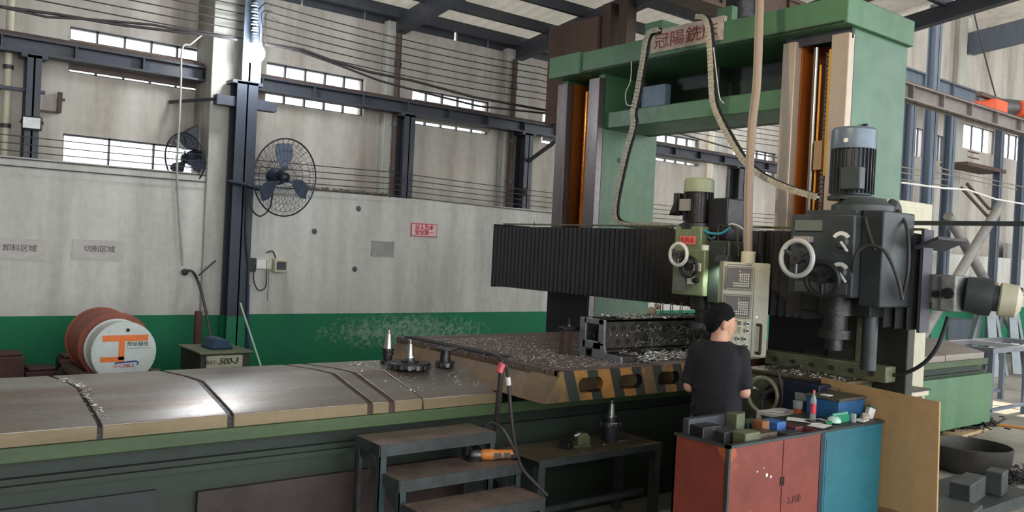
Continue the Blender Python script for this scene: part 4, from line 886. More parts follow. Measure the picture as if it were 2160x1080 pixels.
for xx in (wx0, wx1-.05):
    for yy in (7.5, 8.0): MB().box(xx, xx+.05, yy, yy+.05, 0, .26).build('leg', m_steel, t2)
tag(MB().prism([(wx0+.12, WZ), (wx1-.1, WZ), (wx1-.16, WZ+.09), (wx0+.17, WZ+.10)], 'y', 7.62, 7.9).build('blue_cover', mat('dark_blue_cloth', (34, 66, 88), .7), bevel=.02), 'folded dark blue cover lying on the welding machine', 'cover')
p = onY(415, 740, 8.6); tag(MB().box(p.x-.03, p.x+.03, 8.57, 8.63, 0, onY(415, 656, 8.6).z).build('iron_stake', mat('rusty_red_bar', (88, 46, 44), .7), bevel=.004), 'rusty red upright bar leaning by the wall left of the welder', 'bar')
tag(MB().tube([onY(507, 640, 8.5), onY(507, 640, 8.5).lerp(onY(550, 772, 7.6), onY(507, 640, 8.5).z/(onY(507, 640, 8.5).z-onY(550, 772, 7.6).z))], .009, 8).build('thin_pole', mat('pale_green_pole', (170, 200, 176), .5)), 'thin pale green pole leaning against the heavy post', 'pole')
# conduit on the left bay
tag(MB().tube([onY(428, 72, YP-.03)]+smoothpath([onY(a, b_, YP-.03) for a, b_ in ((400, 95), (384, 104), (381, 200), (374, 340), (375, 400), (386, 560))], 4), .010, 8).build('wall_conduit', mat('pale_grey_conduit', (168, 166, 158), .6)), 'pale conduit running down the left wall bay to a black junction', 'conduit')
tag(MB().tube(smoothpath([onY(a, b_, y_) for a, b_, y_ in ((388, 574, 8.93), (405, 572, 8.88), (420, 600, 8.9), (435, 660, 8.6), (448, 720, 8.2), (470, 738, 7.95))]), .014, 8).ball(onY(390, 574, 8.94), .035).tube([onY(418, 582, 8.86), onY(455, 550, 8.92)], .008, 6).build('welding_cable', m_hose), 'dark welding cable bending from the wall conduit down to the welder', 'cable')
tag(MB().tube(smoothpath([onY(a, b_, 8.68) for a, b_ in ((521, 400), (519, 500), (524, 560), (522, 620), (521, 700), (520, 760))]), .012, 8).build('post_cable', m_black), 'black cable running down the right side of the heavy post', 'cable')
tag(MB().tube(smoothpath([onY(a, b_, 8.68) for a, b_ in ((525, 600), (523, 660), (524, 740))]), .012, 8).build('blue_hose', mat('blue_hose', (24, 60, 110), .5)), 'short blue hose at the foot of the heavy post', 'hose')
# switch box
sp = onY(580, 555, YP-.01)
t = thing('switch_box', 'grey switch box with sockets and looped wires on the wall right of the post', 'switch box', (sp.x, YP-.05, sp.z-.1))
a = onY(573, 545, YP); b_ = onY(598, 574, YP)
MB().box(a.x, b_.x, YP-.1, YP, b_.z, a.z).build('box', m_cream, t, bevel=.008); MB().box(a.x+.02, b_.x-.02, YP-.11, YP-.1, b_.z+.03, a.z-.03).build('meter_window', m_steel, t)
a = onY(538, 548, YP); b_ = onY(558, 567, YP)
MB().box(a.x, b_.x, YP-.05, YP, b_.z, a.z).build('socket', m_white, t, bevel=.005); MB().box(b_.x+.005, b_.x+.06, YP-.05, YP, b_.z, a.z).build('socket', m_cream, t, bevel=.005)
MB().box(a.x-.09, a.x-.01, YP-.07, YP, b_.z-.03, a.z+.02).build('relay', m_black, t, bevel=.005)
MB().tube(smoothpath([onY(q_, r_, YP-.07) for q_, r_ in ((537, 560), (535, 590), (545, 612), (560, 605), (562, 570))]), .007, 6).tube(smoothpath([onY(q_, r_, YP-.06) for q_, r_ in ((562, 533), (575, 530), (582, 545))]), .008, 6).tube([onY(567, 570, YP-.06), onY(564, 636, YP-.06)], .003, 5).build('looped_wire', m_hose, t)
# signs on the partition
a = onY(868, 470, YP-.01); b_ = onY(921, 501, YP-.01)
t = thing('safety_sign', 'small pink sign with red border and red Chinese writing on the partition', 'sign', ((a.x+b_.x)/2, YP-.01, b_.z))
MB().box(a.x, b_.x, YP-.012, YP-.001, b_.z+.0, a.z).build('board', m_redink, t); fce = MB().box(a.x+.01, b_.x-.01, YP-.015, YP-.012, b_.z+.01, a.z-.01).build('face', mat('pale_pink', (214, 186, 184), .6), t)
cx, cz = (a.x+b_.x)/2, (a.z+b_.z)/2; hh = (a.z-b_.z)
text('writing', '以人为本', hh*.42, face_negY((cx, YP-.017, cz+hh*.2)), m_redink, fce, sx=1.0, bold=.002); text('writing', '安全第一', hh*.42, face_negY((cx, YP-.017, cz-hh*.2)), m_redink, fce, bold=.002)
for px, py, s, lb in ((42, 524, '卸料区域', 'white paper notice with faded writing at the far left of the wall'), (210, 526, '切削区域', 'white paper notice with faded writing above the drums')):
    p = onY(px, py, YP-.005); t = thing('paper_notice', lb, 'notice', (p.x, YP-.01, p.z-.1)); MB().box(p.x-.24, p.x+.22, YP-.006, YP, p.z-.1, p.z+.09).build('paper', mat('aged_paper', (186, 182, 176), .8), t)
    text('writing', s, .07, face_negY((p.x, YP-.009, p.z)), m_greyink, t)
a = onY(785, 508, YP-.01); b_ = onY(830, 542, YP-.01)
tag(MB().box(a.x, b_.x, YP-.01, YP, b_.z, b_.z+.01).box(a.x, b_.x, YP-.01, YP, a.z-.01, a.z).box(a.x, a.x+.01, YP-.01, YP, b_.z, a.z).box(b_.x-.01, b_.x, YP-.01, YP, b_.z, a.z).box(a.x, b_.x, YP-.005, YP, b_.z, a.z).build('blank_frame', mat('greyed_board', (160, 156, 152), .7)), 'faded grey blank board left of the red sign', 'board')
for px, py, wl_ in ((757, 440, 'near the partition top left of the red sign'), (664, 488, 'right below the big wall fan'), (749, 568, 'lowest, below the blank board')):
    p = onY(px, py, YP-.01); tag(MB().lathe((p.x, YP, p.z), (0, -1, 0), [(.035, 0), (.03, .004), (.012, .005), (.01, .03)], 9).build('wall_anchor', m_greyink), 'small dark anchor hole in the partition, '+wl_, 'anchor', 'anchor holes in the partition')
# wall fans
def fan(label, loc, rz, tilt, r, arm):
    t = thing('wall_fan', label, 'fan', loc, rz); T = Matrix.Rotation(tilt, 4, 'X')
    def b(mb, n, m, p=t): return mb.xf(T).build(n, m, p, local=True)
    m_f = mat('fan_blue_black', (38, 46, 62), .4, .4)
    gr_ = MB().torus((0, -.05, 0), (0, 1, 0), r, .008, 48, 6)
    for k in range(36):
        a = 2*math.pi*k/36; gr_.tube([(math.cos(a+q_*.35)*r*f_, -.05-.06*(1-f_**3), math.sin(a+q_*.35)*r*f_) for f_, q_ in ((.2, 1), (.6, .6), (1, 0))], .0018, 4)
        gr_.tube([(math.cos(a)*r*f_, -.05+.10*(1-f_**3), math.sin(a)*r*f_) for f_ in (.25, .7, 1)], .0018, 4)
    for f_ in (.22, .45, .7, .88):
        gr_.torus((0, -.05-.06*(1-f_**3), 0), (0, 1, 0), r*f_, .0018, 36, 4); gr_.torus((0, -.05+.10*(1-f_**3), 0), (0, 1, 0), r*f_, .0018, 36, 4)
    b(gr_, 'guard', m_f)
    for k in range(3):
        bl = MB(); vs = []; n_ = 8
        for i in range(n_+1):
            f_ = .18+.7*i/n_; wd = .13+.25*math.sin(math.pi*min(1, i/n_*.9))
            for s_ in (-1, 1): vs.append((r*f_*math.cos(s_*wd), -.03+s_*.025, r*f_*math.sin(s_*wd)))
        fs = [(2*i, 2*i+1, 2*i+3, 2*i+2) for i in range(n_)]
        n0 = len(vs); vs += [(x, y+.004, z) for x, y, z in vs]; fs += [tuple(q_+n0 for q_ in f_)[::-1] for f_ in fs]
        bl.add(vs, fs).xf(Matrix.Rotation(2*math.pi*k/3+.4, 4, 'Y')); b(bl, 'blade', mat('fan_blade_grey', (84, 96, 116), .35, .3))
    b(MB().lathe((0, -.08, 0), (0, 1, 0), [(.02, 0), (.05, .02), (.05, .06)], 20), 'hub', m_f)
    b(MB().lathe((0, .03, 0), (0, 1, 0), [(.075, 0), (.085, .03), (.085, .12), (.06, .17), (.02, .18)], 20), 'motor', m_f)
    MB().tube(smoothpath(arm), .022, 8).build('arm', m_f, t, local=True)
    return t
fc = onY(596, 374, 8.45)
fan('large black wire-guard wall fan mounted on the heavy steel post', fc, R(16), R(4), .40, [(-.02, .14, -.05), (-.12, .12, -.14), (-.3, .25, -.10), (-.42, .33, -.08)])
tag(MB().tube(smoothpath([onY(a, b_, 8.6) for a, b_ in ((521, 405), (530, 440), (548, 456), (568, 440), (575, 405))]), .009, 6).build('black_cord_loop', m_black), 'black cord looping below the big wall fan', 'cord')
fc2 = onY(397, 335, 9.15)
fan('smaller dark wall fan half hidden behind the left concrete pillar', fc2, R(-62), R(10), .27, [(0, .1, .03), (.05, .2, .05)])
tag(MB().prism([(onY(384, 290, 8.97).x, onY(384, 290, 9).z), (onY(410, 268, 9).x, onY(410, 268, 9).z), (onY(426, 262, 9).x, onY(426, 262, 9).z), (onY(426, 315, 9).x, onY(426, 315, 9).z), (onY(398, 312, 9).x, onY(398, 312, 9).z)], 'y', 9.1, 9.25).build('fan_cover', m_steel, bevel=.01), 'dark sheet hood above the half hidden fan at the pillar', 'hood')
# floodlights
def flood(label, p, rz, s, on):
    t = thing('floodlight', label, 'floodlight', p, rz)
    MB().box(-s, s, -.03, .04, -s*.75, s*.75).build('housing', m_black, t, bevel=.01, local=True)
    MB().box(-s*.82, s*.82, -.034, -.03, -s*.58, s*.58).build('glass', mat('flood_glass_%d' % on, (150, 150, 146), .2, .4), t, local=True)
    MB().tube([(-s*1.05, 0, 0), (-s*1.05, .08, s*.4), (s*1.05, .08, s*.4), (s*1.05, 0, 0)], .008, 6).build('bracket', m_black, t, local=True)
flood('square floodlight fixed on the leftmost slim post', onY(67, 260, 9.03), R(-10), .085, 1)
flood('small white floodlight beside the slim post left of the machine', onY(1112, 405, 9.03), R(25), .065, 1)
# bright bulb and insulators on the heavy post
lp = onY(537, 112, 8.6)
t = thing('lamp_bulb', 'glaring white round lamp high on the heavy steel post', 'lamp', lp)
MB().ball(lp, .105).build('globe', mat('lit_globe', (255, 255, 255), .3, emit=((244, 250, 255), 30)), t); MB().cyl(lp+Vector((0, 0, .09)), lp+Vector((0, .02, .2)), .05).box(lp.x-.02, lp.x+.02, lp.y, 8.74, lp.z+.16, lp.z+.19).build('socket', m_steel, t)
lamp('lamp_bulb_light', 'POINT', lp+Vector((0, -.16, 0)), 45, (.86, .93, 1.0), .1)
t = thing('insulator_rack', 'upright rack of pale insulators above the glaring lamp', 'insulator rack', onY(537, 80, 8.65))
for k in range(7):
    p = onY(538, 5+k*13, 8.6); MB().lathe(p, (0, 0, -1), [(.02, 0), (.035, .01), (.03, .03), (.04, .04), (.02, .05)], 14).build('insulator', mat('insulator_glaze', (150, 160, 176), .3), t)
p = onY(536, 0, 8.66); q_ = onY(536, 95, 8.66); MB().bar(p, q_, .025).build('rack_bar', m_steel, t)
# overhead wires
def wire(pts, r, label, grp=None, m=m_hose):
    tag(MB().tube(pts, r, 6).build('overhead_wire', m), label, 'wire', grp)
for k in range(6):
    y0 = 4+k*17; a = onY(555, y0, 8.85); zz = a.z
    wire(arc((-2, 8.85, zz+.03), (3.4, 8.85, zz), .03)+arc((3.4, 8.85, zz), (7.3, 8.85, zz-.04), .05)[1:]+arc((7.3, 8.85, zz-.04), (14, 8.85, zz), .08)[1:], .0065, 'thin dark wire along the upper back wall, %s of the six eave wires' % ('topmost', 'second from top', 'third from top', 'fourth from top', 'fifth from top', 'lowest')[k], 'power wires near the eave')
for k in range(5):
    a = onY(660, 345+k*13, 8.95); wire(arc((-2, 8.95, a.z), (5.2, 8.95, a.z), .04)+arc((5.2, 8.95, a.z), (14, 8.95, a.z), .06)[1:], .005, 'thin wire just above the partition, %s of the five low wires' % ('topmost', 'second from top', 'middle', 'fourth from top', 'lowest')[k], 'wires above the partition')
wire([onY(a, b_, 8.62) for a, b_ in ((0, 14), (120, 30), (250, 52), (380, 68), (490, 78))], .014, 'thick black cable crossing the upper left wall, upper of the pair')
wire([onY(a, b_, 8.62) for a, b_ in ((-10, 12), (100, 36), (180, 40), (320, 52), (430, 72), (500, 84))], .012, 'thick black cable crossing the upper left wall, lower of the pair')
wire([onY(a, b_, 8.66) for a, b_ in ((560, 92), (640, 105), (700, 128), (780, 152), (870, 170), (1000, 205), (1180, 238))], .016, 'thick cable sagging right from the lamp post, upper of the pair')
wire([onY(a, b_, 8.64) for a, b_ in ((560, 94), (620, 104), (700, 132), (800, 170), (880, 192), (1010, 224), (1175, 242), (1400, 272), (1560, 318), (1660, 336))], .013, 'thick cable sagging right from the lamp post, lower of the pair')
for k, px in enumerate((545, 552, 558)):
    wire(smoothpath([onY(a, b_, 8.7) for a, b_ in ((px, 90), (px+2, 60), (px-4+k*4, 30), (px+14, 8+k*14), (px+30, 14+k*16))]), .006, 'short wire curling up from the insulators, %s of three' % ('leftmost', 'middle', 'rightmost')[k], 'curled wires at the insulators')
# meter bracket on the left wall
tag(MB().bar(onY(82, 233, 9.4), onY(124, 238, 9.4), .02).bar(onY(124, 238, 9.4), onY(127, 195, 9.4), .04).bar(onY(120, 210, 9.4), onY(137, 211, 9.4), .025).build('pipe_bracket', m_rust), 'small rusty L-shaped bracket on the upper left wall', 'bracket')

# ---------------------------------------------------------------- overhead crane behind the gantry
cr = thing('roof_girder', 'brown steel girder under the roof above the green gantry beam', 'girder', (8.1, 6, 4.7))
XB = 8.0
MB().box(6.35, 10.8, 5.85, 6.15, 4.68, 4.72).box(6.35, 10.8, 5.85, 6.15, 5.02, 5.06).box(6.35, 10.8, 5.88, 5.9, 4.7, 5.04).box(6.35, 10.8, 6.1, 6.12, 4.7, 5.04).build('girder', mat('crane_brown', (92, 74, 62), .6, .1, dirt=(62, 48, 40), amt=.6, scale=3), cr)
gs = MB(); k = 6.7
while k < 10.7: gs.box(k, k+.02, 5.85, 5.88, 4.72, 5.02); k += .6
gs.build('girder_stiffeners', m_rust, cr)
ca = onX(1154, 150, 7.1); cb = onX(1256, 150, 7.1); zb = onX(1165, 262, 7.1).z
cr = thing('hanging_box', 'large brown steel box hanging under the roof behind the left end of the green beam', 'steel box', (7.3, cb.y, zb))
MB().box(7.1, 7.45, cb.y, ca.y, zb, 4.86).build('box_body', mat('crane_end_box', (96, 72, 62), .6, .1, dirt=(62, 46, 42), amt=.7, scale=2, streak=True), cr, bevel=.01)
MB().prism([(cb.y+.0, zb), (ca.y-.02, zb), (ca.y-.15, zb-.05), (ca.y-.3, zb-.14), (cb.y+.0, zb-.14)], 'x', 7.15, 7.4).build('funnel', m_rust, cr)
for px in (1283, 1318):
    a = onX(px, 40, 7.2); tag(MB().box(7.15, 7.3, a.y-.09, a.y+.05, 4.07, 5.0).build('hanger_post', m_rust), 'brown upright steel hanger between the roof and the green beam, %s of two' % ('left' if px < 1300 else 'right'), 'steel post')
MB().bar(onX(1108, 345, 7.4), onX(1172, 298, 7.3), .04).build('brace', m_steel, cr)
# ---------------------------------------------------------------- near column side base, wheel, cart
t = thing('machine_side_base', 'oily olive machine base block with a large handwheel below the control pendant', 'machine base', (5.8, 3.7, 0))
MB().box(5.47, 5.94, 3.22, 3.98, 0, 1.16).build('base_casting', m_olive, t, bevel=.015)
MB().box(5.45, 5.94, 3.2, 4.0, 1.16, 1.185).build('top_tray', mat('oily_tray', (112, 96, 76), .35, .4, dirt=(60, 50, 40), amt=.7, scale=8), t, bevel=.004)
MB().box(5.8, 5.94, 3.05, 4.05, 1.185, 1.30).build('rear_rail', m_olive, t, bevel=.008)
for k in range(6): MB().cyl((5.8, 3.15+k*.16, 1.24), (5.785, 3.15+k*.16, 1.24), .018, n=10).build('rail_bolt', m_black, t)
handwheel(t, (5.30, 3.70, 1.03), (-1, 0, 0), .125, .016, m_tool, 3, .026, rim_m=mat('worn_pale_wheel', (170, 166, 146), .35, .4, dirt=(120, 114, 92), amt=.6, scale=8))
MB().cyl((5.3, 3.7, 1.03), (5.48, 3.7, 1.03), .03).cyl((5.42, 3.7, 1.03), (5.48, 3.7, 1.03), .07).build('wheel_shaft', m_iron, t)
ch = MB(); chips(ch, 160, lambda: random.uniform(5.5, 5.84), lambda: random.uniform(3.25, 3.95), lambda a, b_: 1.188, .012); tag(ch.build('swarf', m_chip, smooth=False), 'bright chips scattered on the olive base top below the pendant', 'metal chips', kind='stuff')
t = thing('blue_bin', 'dark navy metal box with a white paper label hanging on the olive base', 'box', (5.36, 3.42, .9))
MB().box(5.28, 5.448, 3.24, 3.52, .88, 1.17).build('box_body', mat('navy_paint', (28, 38, 60), .45, .1, dirt=(20, 24, 36), amt=.6), t, bevel=.008)
MB().box(5.272, 5.279, 3.33, 3.42, 1.05, 1.10).build('label', mat('grey_label', (150, 156, 166), .6), t)
tag(MB().tube(smoothpath([onX(a, b_, 5.25) for a, b_ in ((1690, 772), (1660, 776), (1640, 778), (1645, 800), (1650, 840), (1640, 880))]), .009, 8).build('cable', m_hose), 'dark cable hanging over the olive base beside the handwheel', 'cable')
# dark upright panel under the rail on the near side
t = thing('side_panel', 'tall dark panel below the near end of the black bellows', 'machine cover', (6.0, 3.3, 0))
MB().box(5.95, 6.05, 2.98, 3.60, .0, 1.66).build('dark_panel', mat('dark_panel_paint', (44, 44, 42), .5, .2, dirt=(60, 62, 44), amt=.6, scale=4, streak=True), t, bevel=.01)
MB().box(5.93, 5.95, 3.30, 3.36, 1.2, 1.62).build('panel_strip', m_olive, t)
ct = thing('drawer_cart', 'small off-white cart behind the cabinets with an orange cup on top', 'cart', (5.1, 3.42, 0))
q = onZ(1642, 862, .97); CXX0 = 4.98
MB().box(4.98, 5.26, 3.25, 3.52, .95, .975).build('cart_top', m_white, ct, bevel=.003)
MB().box(5.0, 5.25, 3.27, 3.5, .2, .90).build('cart_body', mat('green_grey_cart', (150, 160, 146), .5, 0, dirt=(110, 120, 108), amt=.5), ct, bevel=.004)
for xx in (4.98, 5.235):
    for yy in (3.25, 3.495): MB().box(xx, xx+.025, yy, yy+.025, .0, .95).build('leg', m_white, ct)
c0 = onZ(1683, 860, .975)
def standing(name, label, cat, px, py, X, z, build, group=None):
    p = onX(px, py, X); t = thing(name, label, cat, (X, p.y, z), group=group); build(t); return t
def cup(t):
    MB().lathe((0, 0, 0), (0, 0, 1), [(.026, 0), (.031, .05)], 20).build('cup_body', mat('orange_tea', (176, 84, 50), .3), t, local=True)
    MB().lathe((0, 0, .05), (0, 0, 1), [(.031, 0), (.035, .045), (.036, .05)], 20).build('cup_rim', m_bottle, t, local=True)
standing('tea_cup', 'tall clear cup with orange-brown tea standing on the off-white cart', 'cup', 1683, 860, 5.08, .977, cup)
tag(MB().obox((5.08, 3.42, .982), (.12, .1, .006), (0, 0, 20)).build('paper_stack', m_paper), 'small stack of papers on the off-white cart beside the cup', 'papers')
tag(MB().obox((5.15, 3.27, .985), (.1, .03, .018), (0, 0, 70)).build('brown_brush', m_wood, bevel=.004), 'brown wooden handled brush on the off-white cart', 'brush')

# ---------------------------------------------------------------- red and teal cabinets in the foreground
A = onZ(1540, 940, 1.0); B_ = onZ(1416, 911, 1.0); RM = onZ(1652, 921, 1.0); RR_ = onZ(1729, 908, 1.0); BR = onZ(1877, 891, 1.0)
Y0 = 2.845; X0 = 3.79; X1 = 4.675; X2 = 5.40; YB = 3.22
rc = thing('red_cabinet', 'open topped red-brown steel cabinet in the foreground full of blocks', 'cabinet', ((X0+X1)/2, 3.03, 0))
MB().box(X0, X1, Y0+.004, Y0+.015, 0, .99).box(X0, X1, YB-.015, YB, 0, 1.0).box(X0, X0+.012, Y0, YB, 0, 1.0).box(X1-.012, X1, Y0, YB, 0, 1.0).box(X0+.013, X1-.013, Y0+.016, YB-.016, .86, .872).box(X0+.013, X1-.013, Y0+.016, YB-.016, .05, .06).build('cabinet_body', m_red, rc)
XM = RM.x
for a, b_ in ((X0+.008, XM-.004), (XM+.004, X1-.004)):
    d = MB().box(a, b_, Y0-.006, Y0+.003, .06, .985).build('door', m_red, rc, bevel=.002)
    for z in (.3, .72): MB().box(XM-.018 if a < XM-.1 else XM+.006, XM-.006 if a < XM-.1 else XM+.018, Y0-.011, Y0-.006, z, z+.05).build('hinge', m_iron, d)
MB().box(X0-.006, X1, Y0-.012, Y0+.02, .985, 1.0).box(X0-.006, X0+.02, Y0-.01, YB, .985, 1.0).box(X0, X1, YB-.02, YB, .985, 1.0).box(X0-.006, X0+.012, Y0-.012, Y0+.008, 0, 1.0).build('rim', m_frame, rc)
text('faint_writing', '工具柜', .05, face_negY((XM+.13, Y0-.0075, .62)) , mat('dark_red_writing', (96, 42, 36), .6), rc)
sp_ = MB()
for (x_, z_, r_) in ((4.02, .80, .011), (4.06, .785, .008), (3.93, .83, .006), (3.99, .845, .004)): sp_.cyl((x_+.12, Y0-.007, z_), (x_+.12, Y0-.0085, z_), r_, n=10)
sp_.build('paint_spots', m_paper, rc)
bc = thing('teal_cabinet', 'teal blue steel cabinet with a dark top right of the red-brown cabinet', 'cabinet', ((X1+X2)/2, 3.03, 0))
MB().box(X1+.02, X2, Y0, YB, 0.04, .985).build('cabinet_body', m_teal, bc, bevel=.006)
MB().box(X1+.002, X1+.045, Y0-.006, YB, 0, .99).build('corner_post', mat('navy_edge', (20, 42, 60), .5), bc)
MB().box(X1+.0, X2+.01, Y0-.01, YB+.02, .985, 1.0).build('top', mat('dark_worn_top', (62, 66, 62), .5, .2, dirt=(36, 38, 38), amt=.7), bc, bevel=.003)
MB().box(X1+.07, X2-.02, Y0-.003, Y0, .06, .95).build('door', m_teal, bc, bevel=.002)
MB().box(X1+.05, X2, Y0+.02, YB-.02, 0, .04).build('plinth', m_black, bc)
# blocks in the red cabinet
blocks = [('dark steel block standing at the left corner of the red-brown cabinet', X0+.04, X0+.20, YB-.17, YB-.02, 1.055, m_iron),
  ('long dark bar lying across the back of the red-brown cabinet', X0+.03, X0+.55, YB-.075, YB-.03, 1.085, m_steel),
  ('oily grey block in the front left of the red-brown cabinet', X0+.15, X0+.30, Y0+.14, Y0+.27, 1.03, m_frame),
  ('square olive steel block at the front corner of the red-brown cabinet', X0+.19, X0+.33, Y0+.03, Y0+.12, 1.04, m_olive),
  ('upright olive block rising above the others in the red-brown cabinet', X0+.36, X0+.44, Y0+.22, Y0+.30, 1.10, m_olive),
  ('wide worn brown block in the middle of the red-brown cabinet', X0+.36, X0+.52, Y0+.05, Y0+.17, 1.02, mat('oily_brown_block', (100, 88, 70), .4, .4, dirt=(52, 46, 38), amt=.8, scale=10)),
  ('small orange-brown rusty block right of the middle of the red-brown cabinet', X0+.50, X0+.57, Y0+.14, Y0+.22, 1.06, mat('orange_rust', (140, 92, 58), .6, .1, dirt=(96, 60, 40), amt=.7, scale=12)),
  ('bright blue tin lying near the right end of the red-brown cabinet', X0+.68, X0+.77, Y0+.16, Y0+.28, 1.035, mat('bright_blue_tin', (62, 110, 176), .4)),
  ('dark green flat box behind the blue tin in the red-brown cabinet', X0+.50, X0+.68, Y0+.24, Y0+.35, 1.03, mat('dark_green_box', (30, 72, 56), .5)),
  ('low grey block in front of the blue tin in the red-brown cabinet', X0+.60, X0+.74, Y0+.03, Y0+.12, 1.0, m_frame),
  ('small maroon box at the right end of the red-brown cabinet', X0+.78, X0+.86, Y0+.10, Y0+.30, 1.01, mat('maroon_box', (96, 46, 50), .5))]
for lb, a, b_, c, d, z, m in blocks:
    t = MB().box(a, b_, c, d, .872, z).build('steel_block', m, bevel=.006); tag(t, lb, 'block')
# things on the teal cabinet
tbx = thing('tool_box', 'blue metal toolbox with a brown worn lid on the teal cabinet', 'toolbox', (5.15, 3.1, 1.0))
ta = onZ(1737, 866, 1.0)
TX0, TX1, TY0, TY1 = 5.07, 5.385, 2.965, 3.2
p1 = onZ(1802, 893, 1.0)
MB().box(TX0, TX1, TY0, TY1, 1.0, 1.12).build('box_body', m_blue, tbx, bevel=.005)
MB().box(TX0-.008, TX1+.008, TY0-.008, TY1+.008, 1.12, 1.14).build('lid', mat('brown_worn_lid', (84, 80, 68), .5, .2, dirt=(44, 56, 62), amt=.7, scale=6), tbx, bevel=.004)
MB().tube(smoothpath([(5.26, 3.16, 1.14), (5.26, 3.16, 1.165), (5.34, 3.13, 1.165), (5.34, 3.13, 1.14)], 4), .004, 6).build('lid_handle', m_black, tbx)
MB().box(TX0+.03, TX0+.09, TY0+.1, TY0+.16, 1.14, 1.144).build('lid_note', m_paper, tbx)
for k, (x_, y_, a, s1, s2, lb) in enumerate(((4.80, 2.93, 12, .15, .10, 'white paper sheet at the front left of the teal cabinet top'), (4.90, 3.02, -14, .2, .12, 'large white paper sheet in the middle of the teal cabinet top'), (4.82, 3.08, 30, .12, .16, 'white paper at the back left of the teal cabinet top'))):
    tag(MB().obox((x_, y_, 1.003+k*.002), (s1, s2, .0015), (0, 0, a)).build('paper_sheet', m_paper), lb, 'paper')
tag(MB().obox((4.86, 3.0, 1.012), (.11, .06, .008), (0, 0, -20)).build('phone', mat('black_glass', (16, 18, 22), .12), bevel=.002), 'black mobile phone lying on the papers', 'phone')
tag(MB().lathe((4.96, 2.93, 1.01), (0, 0, 1), [(.045, 0), (.04, .02), (.022, .035), (.005, .04)], 16).build('pale_lid', mat('pale_mint', (190, 224, 214), .4)), 'pale mint plastic cap lying on the papers', 'cap')
tag(MB().obox((4.91, 2.93, 1.013), (.07, .03, .012), (0, 0, 25)).build('green_card', mat('bright_green_card', (44, 150, 104), .5)), 'small bright green card beside the mint cap', 'card')
t = thing('plastic_tray', 'low green clear plastic tray of small parts in front of the blue toolbox', 'tray', (5.02, 2.93, 1.0))
MB().box(4.95, 5.12, 2.915, 2.955, 1.0, 1.05).build('tray_body', m_greenplastic, t, bevel=.004)
tr = MB()
for k in range(6): tr.cyl((4.965+k*.028, 2.935, 1.05), (4.965+k*.028, 2.935, 1.062), .011, n=12)
tr.build('tray_lids', mat('mint_lid', (110, 190, 170), .4), t)
def bottle(label, loc, r, h, body, capm, extra=None, grp=None):
    t = thing('bottle', label, 'bottle', loc, group=grp)
    MB().lathe((0, 0, 0), (0, 0, 1), [(r*.9, 0), (r, h*.03), (r, h*.62), (r*.85, h*.72), (r*.35, h*.86), (r*.35, h*.9)], 24).build('bottle_body', body, t, local=True)
    MB().lathe((0, 0, h*.9), (0, 0, 1), [(r*.42, 0), (r*.42, h*.09), (r*.38, h*.1)], 18).build('bottle_cap', capm, t, local=True)
    if extra: MB().lathe((0, 0, h*.2), (0, 0, 1), [(r*1.01, 0), (r*1.01, h*.35)], 24, cap=False).build('bottle_label', extra, t, local=True)
    return t
bq = onZ(1724, 886, 1.0)
bottle('slim clear bottle with a red-pink cap standing left of the blue toolbox', (4.945, 3.07, 1.0), .019, .19, m_bottle, m_pinktape, mat('pink_label', (206, 70, 80), .4))
tag(MB().lathe((5.135, 2.90, 1.0), (0, 0, 1), [(.018, 0), (.018, .05), (.015, .055)], 16).build('glass_jar', m_bottle), 'tiny clear jar at the right end of the green plastic tray', 'jar')
tag(MB().obox((5.22, 2.89, 1.008), (.10, .06, .008), (0, 0, 10)).build('white_card', m_paper), 'white card lying in front of the blue toolbox', 'card')
tag(MB().obox((5.30, 2.91, 1.022), (.08, .05, .03), (10, 20, 30)).obox((5.27, 2.90, 1.017), (.05, .05, .03), (-10, 10, 60)).build('crumpled_tissue', mat('dirty_tissue', (190, 178, 160), .9, dirt=(120, 100, 84), amt=.6, scale=20), bevel=.01), 'crumpled dirty tissue at the right front of the teal cabinet top', 'tissue')
t = thing('small_carton', 'small white carton with green top leaning at the right end of the teal cabinet', 'carton', (5.37, 2.92, 1.0), R(-20)); MB().obox((0, 0, .036), (.05, .03, .07), (0, 18, 0)).build('carton_body', m_paper, t, local=True); MB().obox((.012, 0, .075), (.052, .032, .012), (0, 18, 0)).build('carton_flap', mat('green_flap', (40, 90, 70), .5), t, local=True)
# plywood board
t = thing('plywood_board', 'large tan plywood board standing behind the cabinets', 'board', (5.6, 3.0, .3))
bt = [onX(1733, 796, 5.43), onX(1982, 848, 5.43), onX(1977, 1075, 5.43), onX(1862, 1040, 5.43)]
MB().prism([(bt[0].y, bt[0].z), (bt[1].y, bt[1].z), (bt[2].y, .44), (bt[0].y, .42)], 'x', 5.425, 5.445).build('board', m_ply, t)
MB().box(5.42, 5.62, bt[2].y-.04, bt[2].y+.1, .30, .44).box(5.42, 5.56, bt[2].y+.25, bt[2].y+.6, .3, .42).build('rest_block', m_wood, t, bevel=.004)
tag(MB().box(5.42, 5.75, bt[2].y-.05, bt[2].y+.6, 0, .12).box(5.42, 5.5, bt[2].y-.05, bt[2].y+.6, .12, .3).box(5.67, 5.75, bt[2].y-.05, bt[2].y+.6, .12, .3).build('wooden_crate', m_wood, bevel=.005), 'rough wooden crate under the plywood board', 'crate')
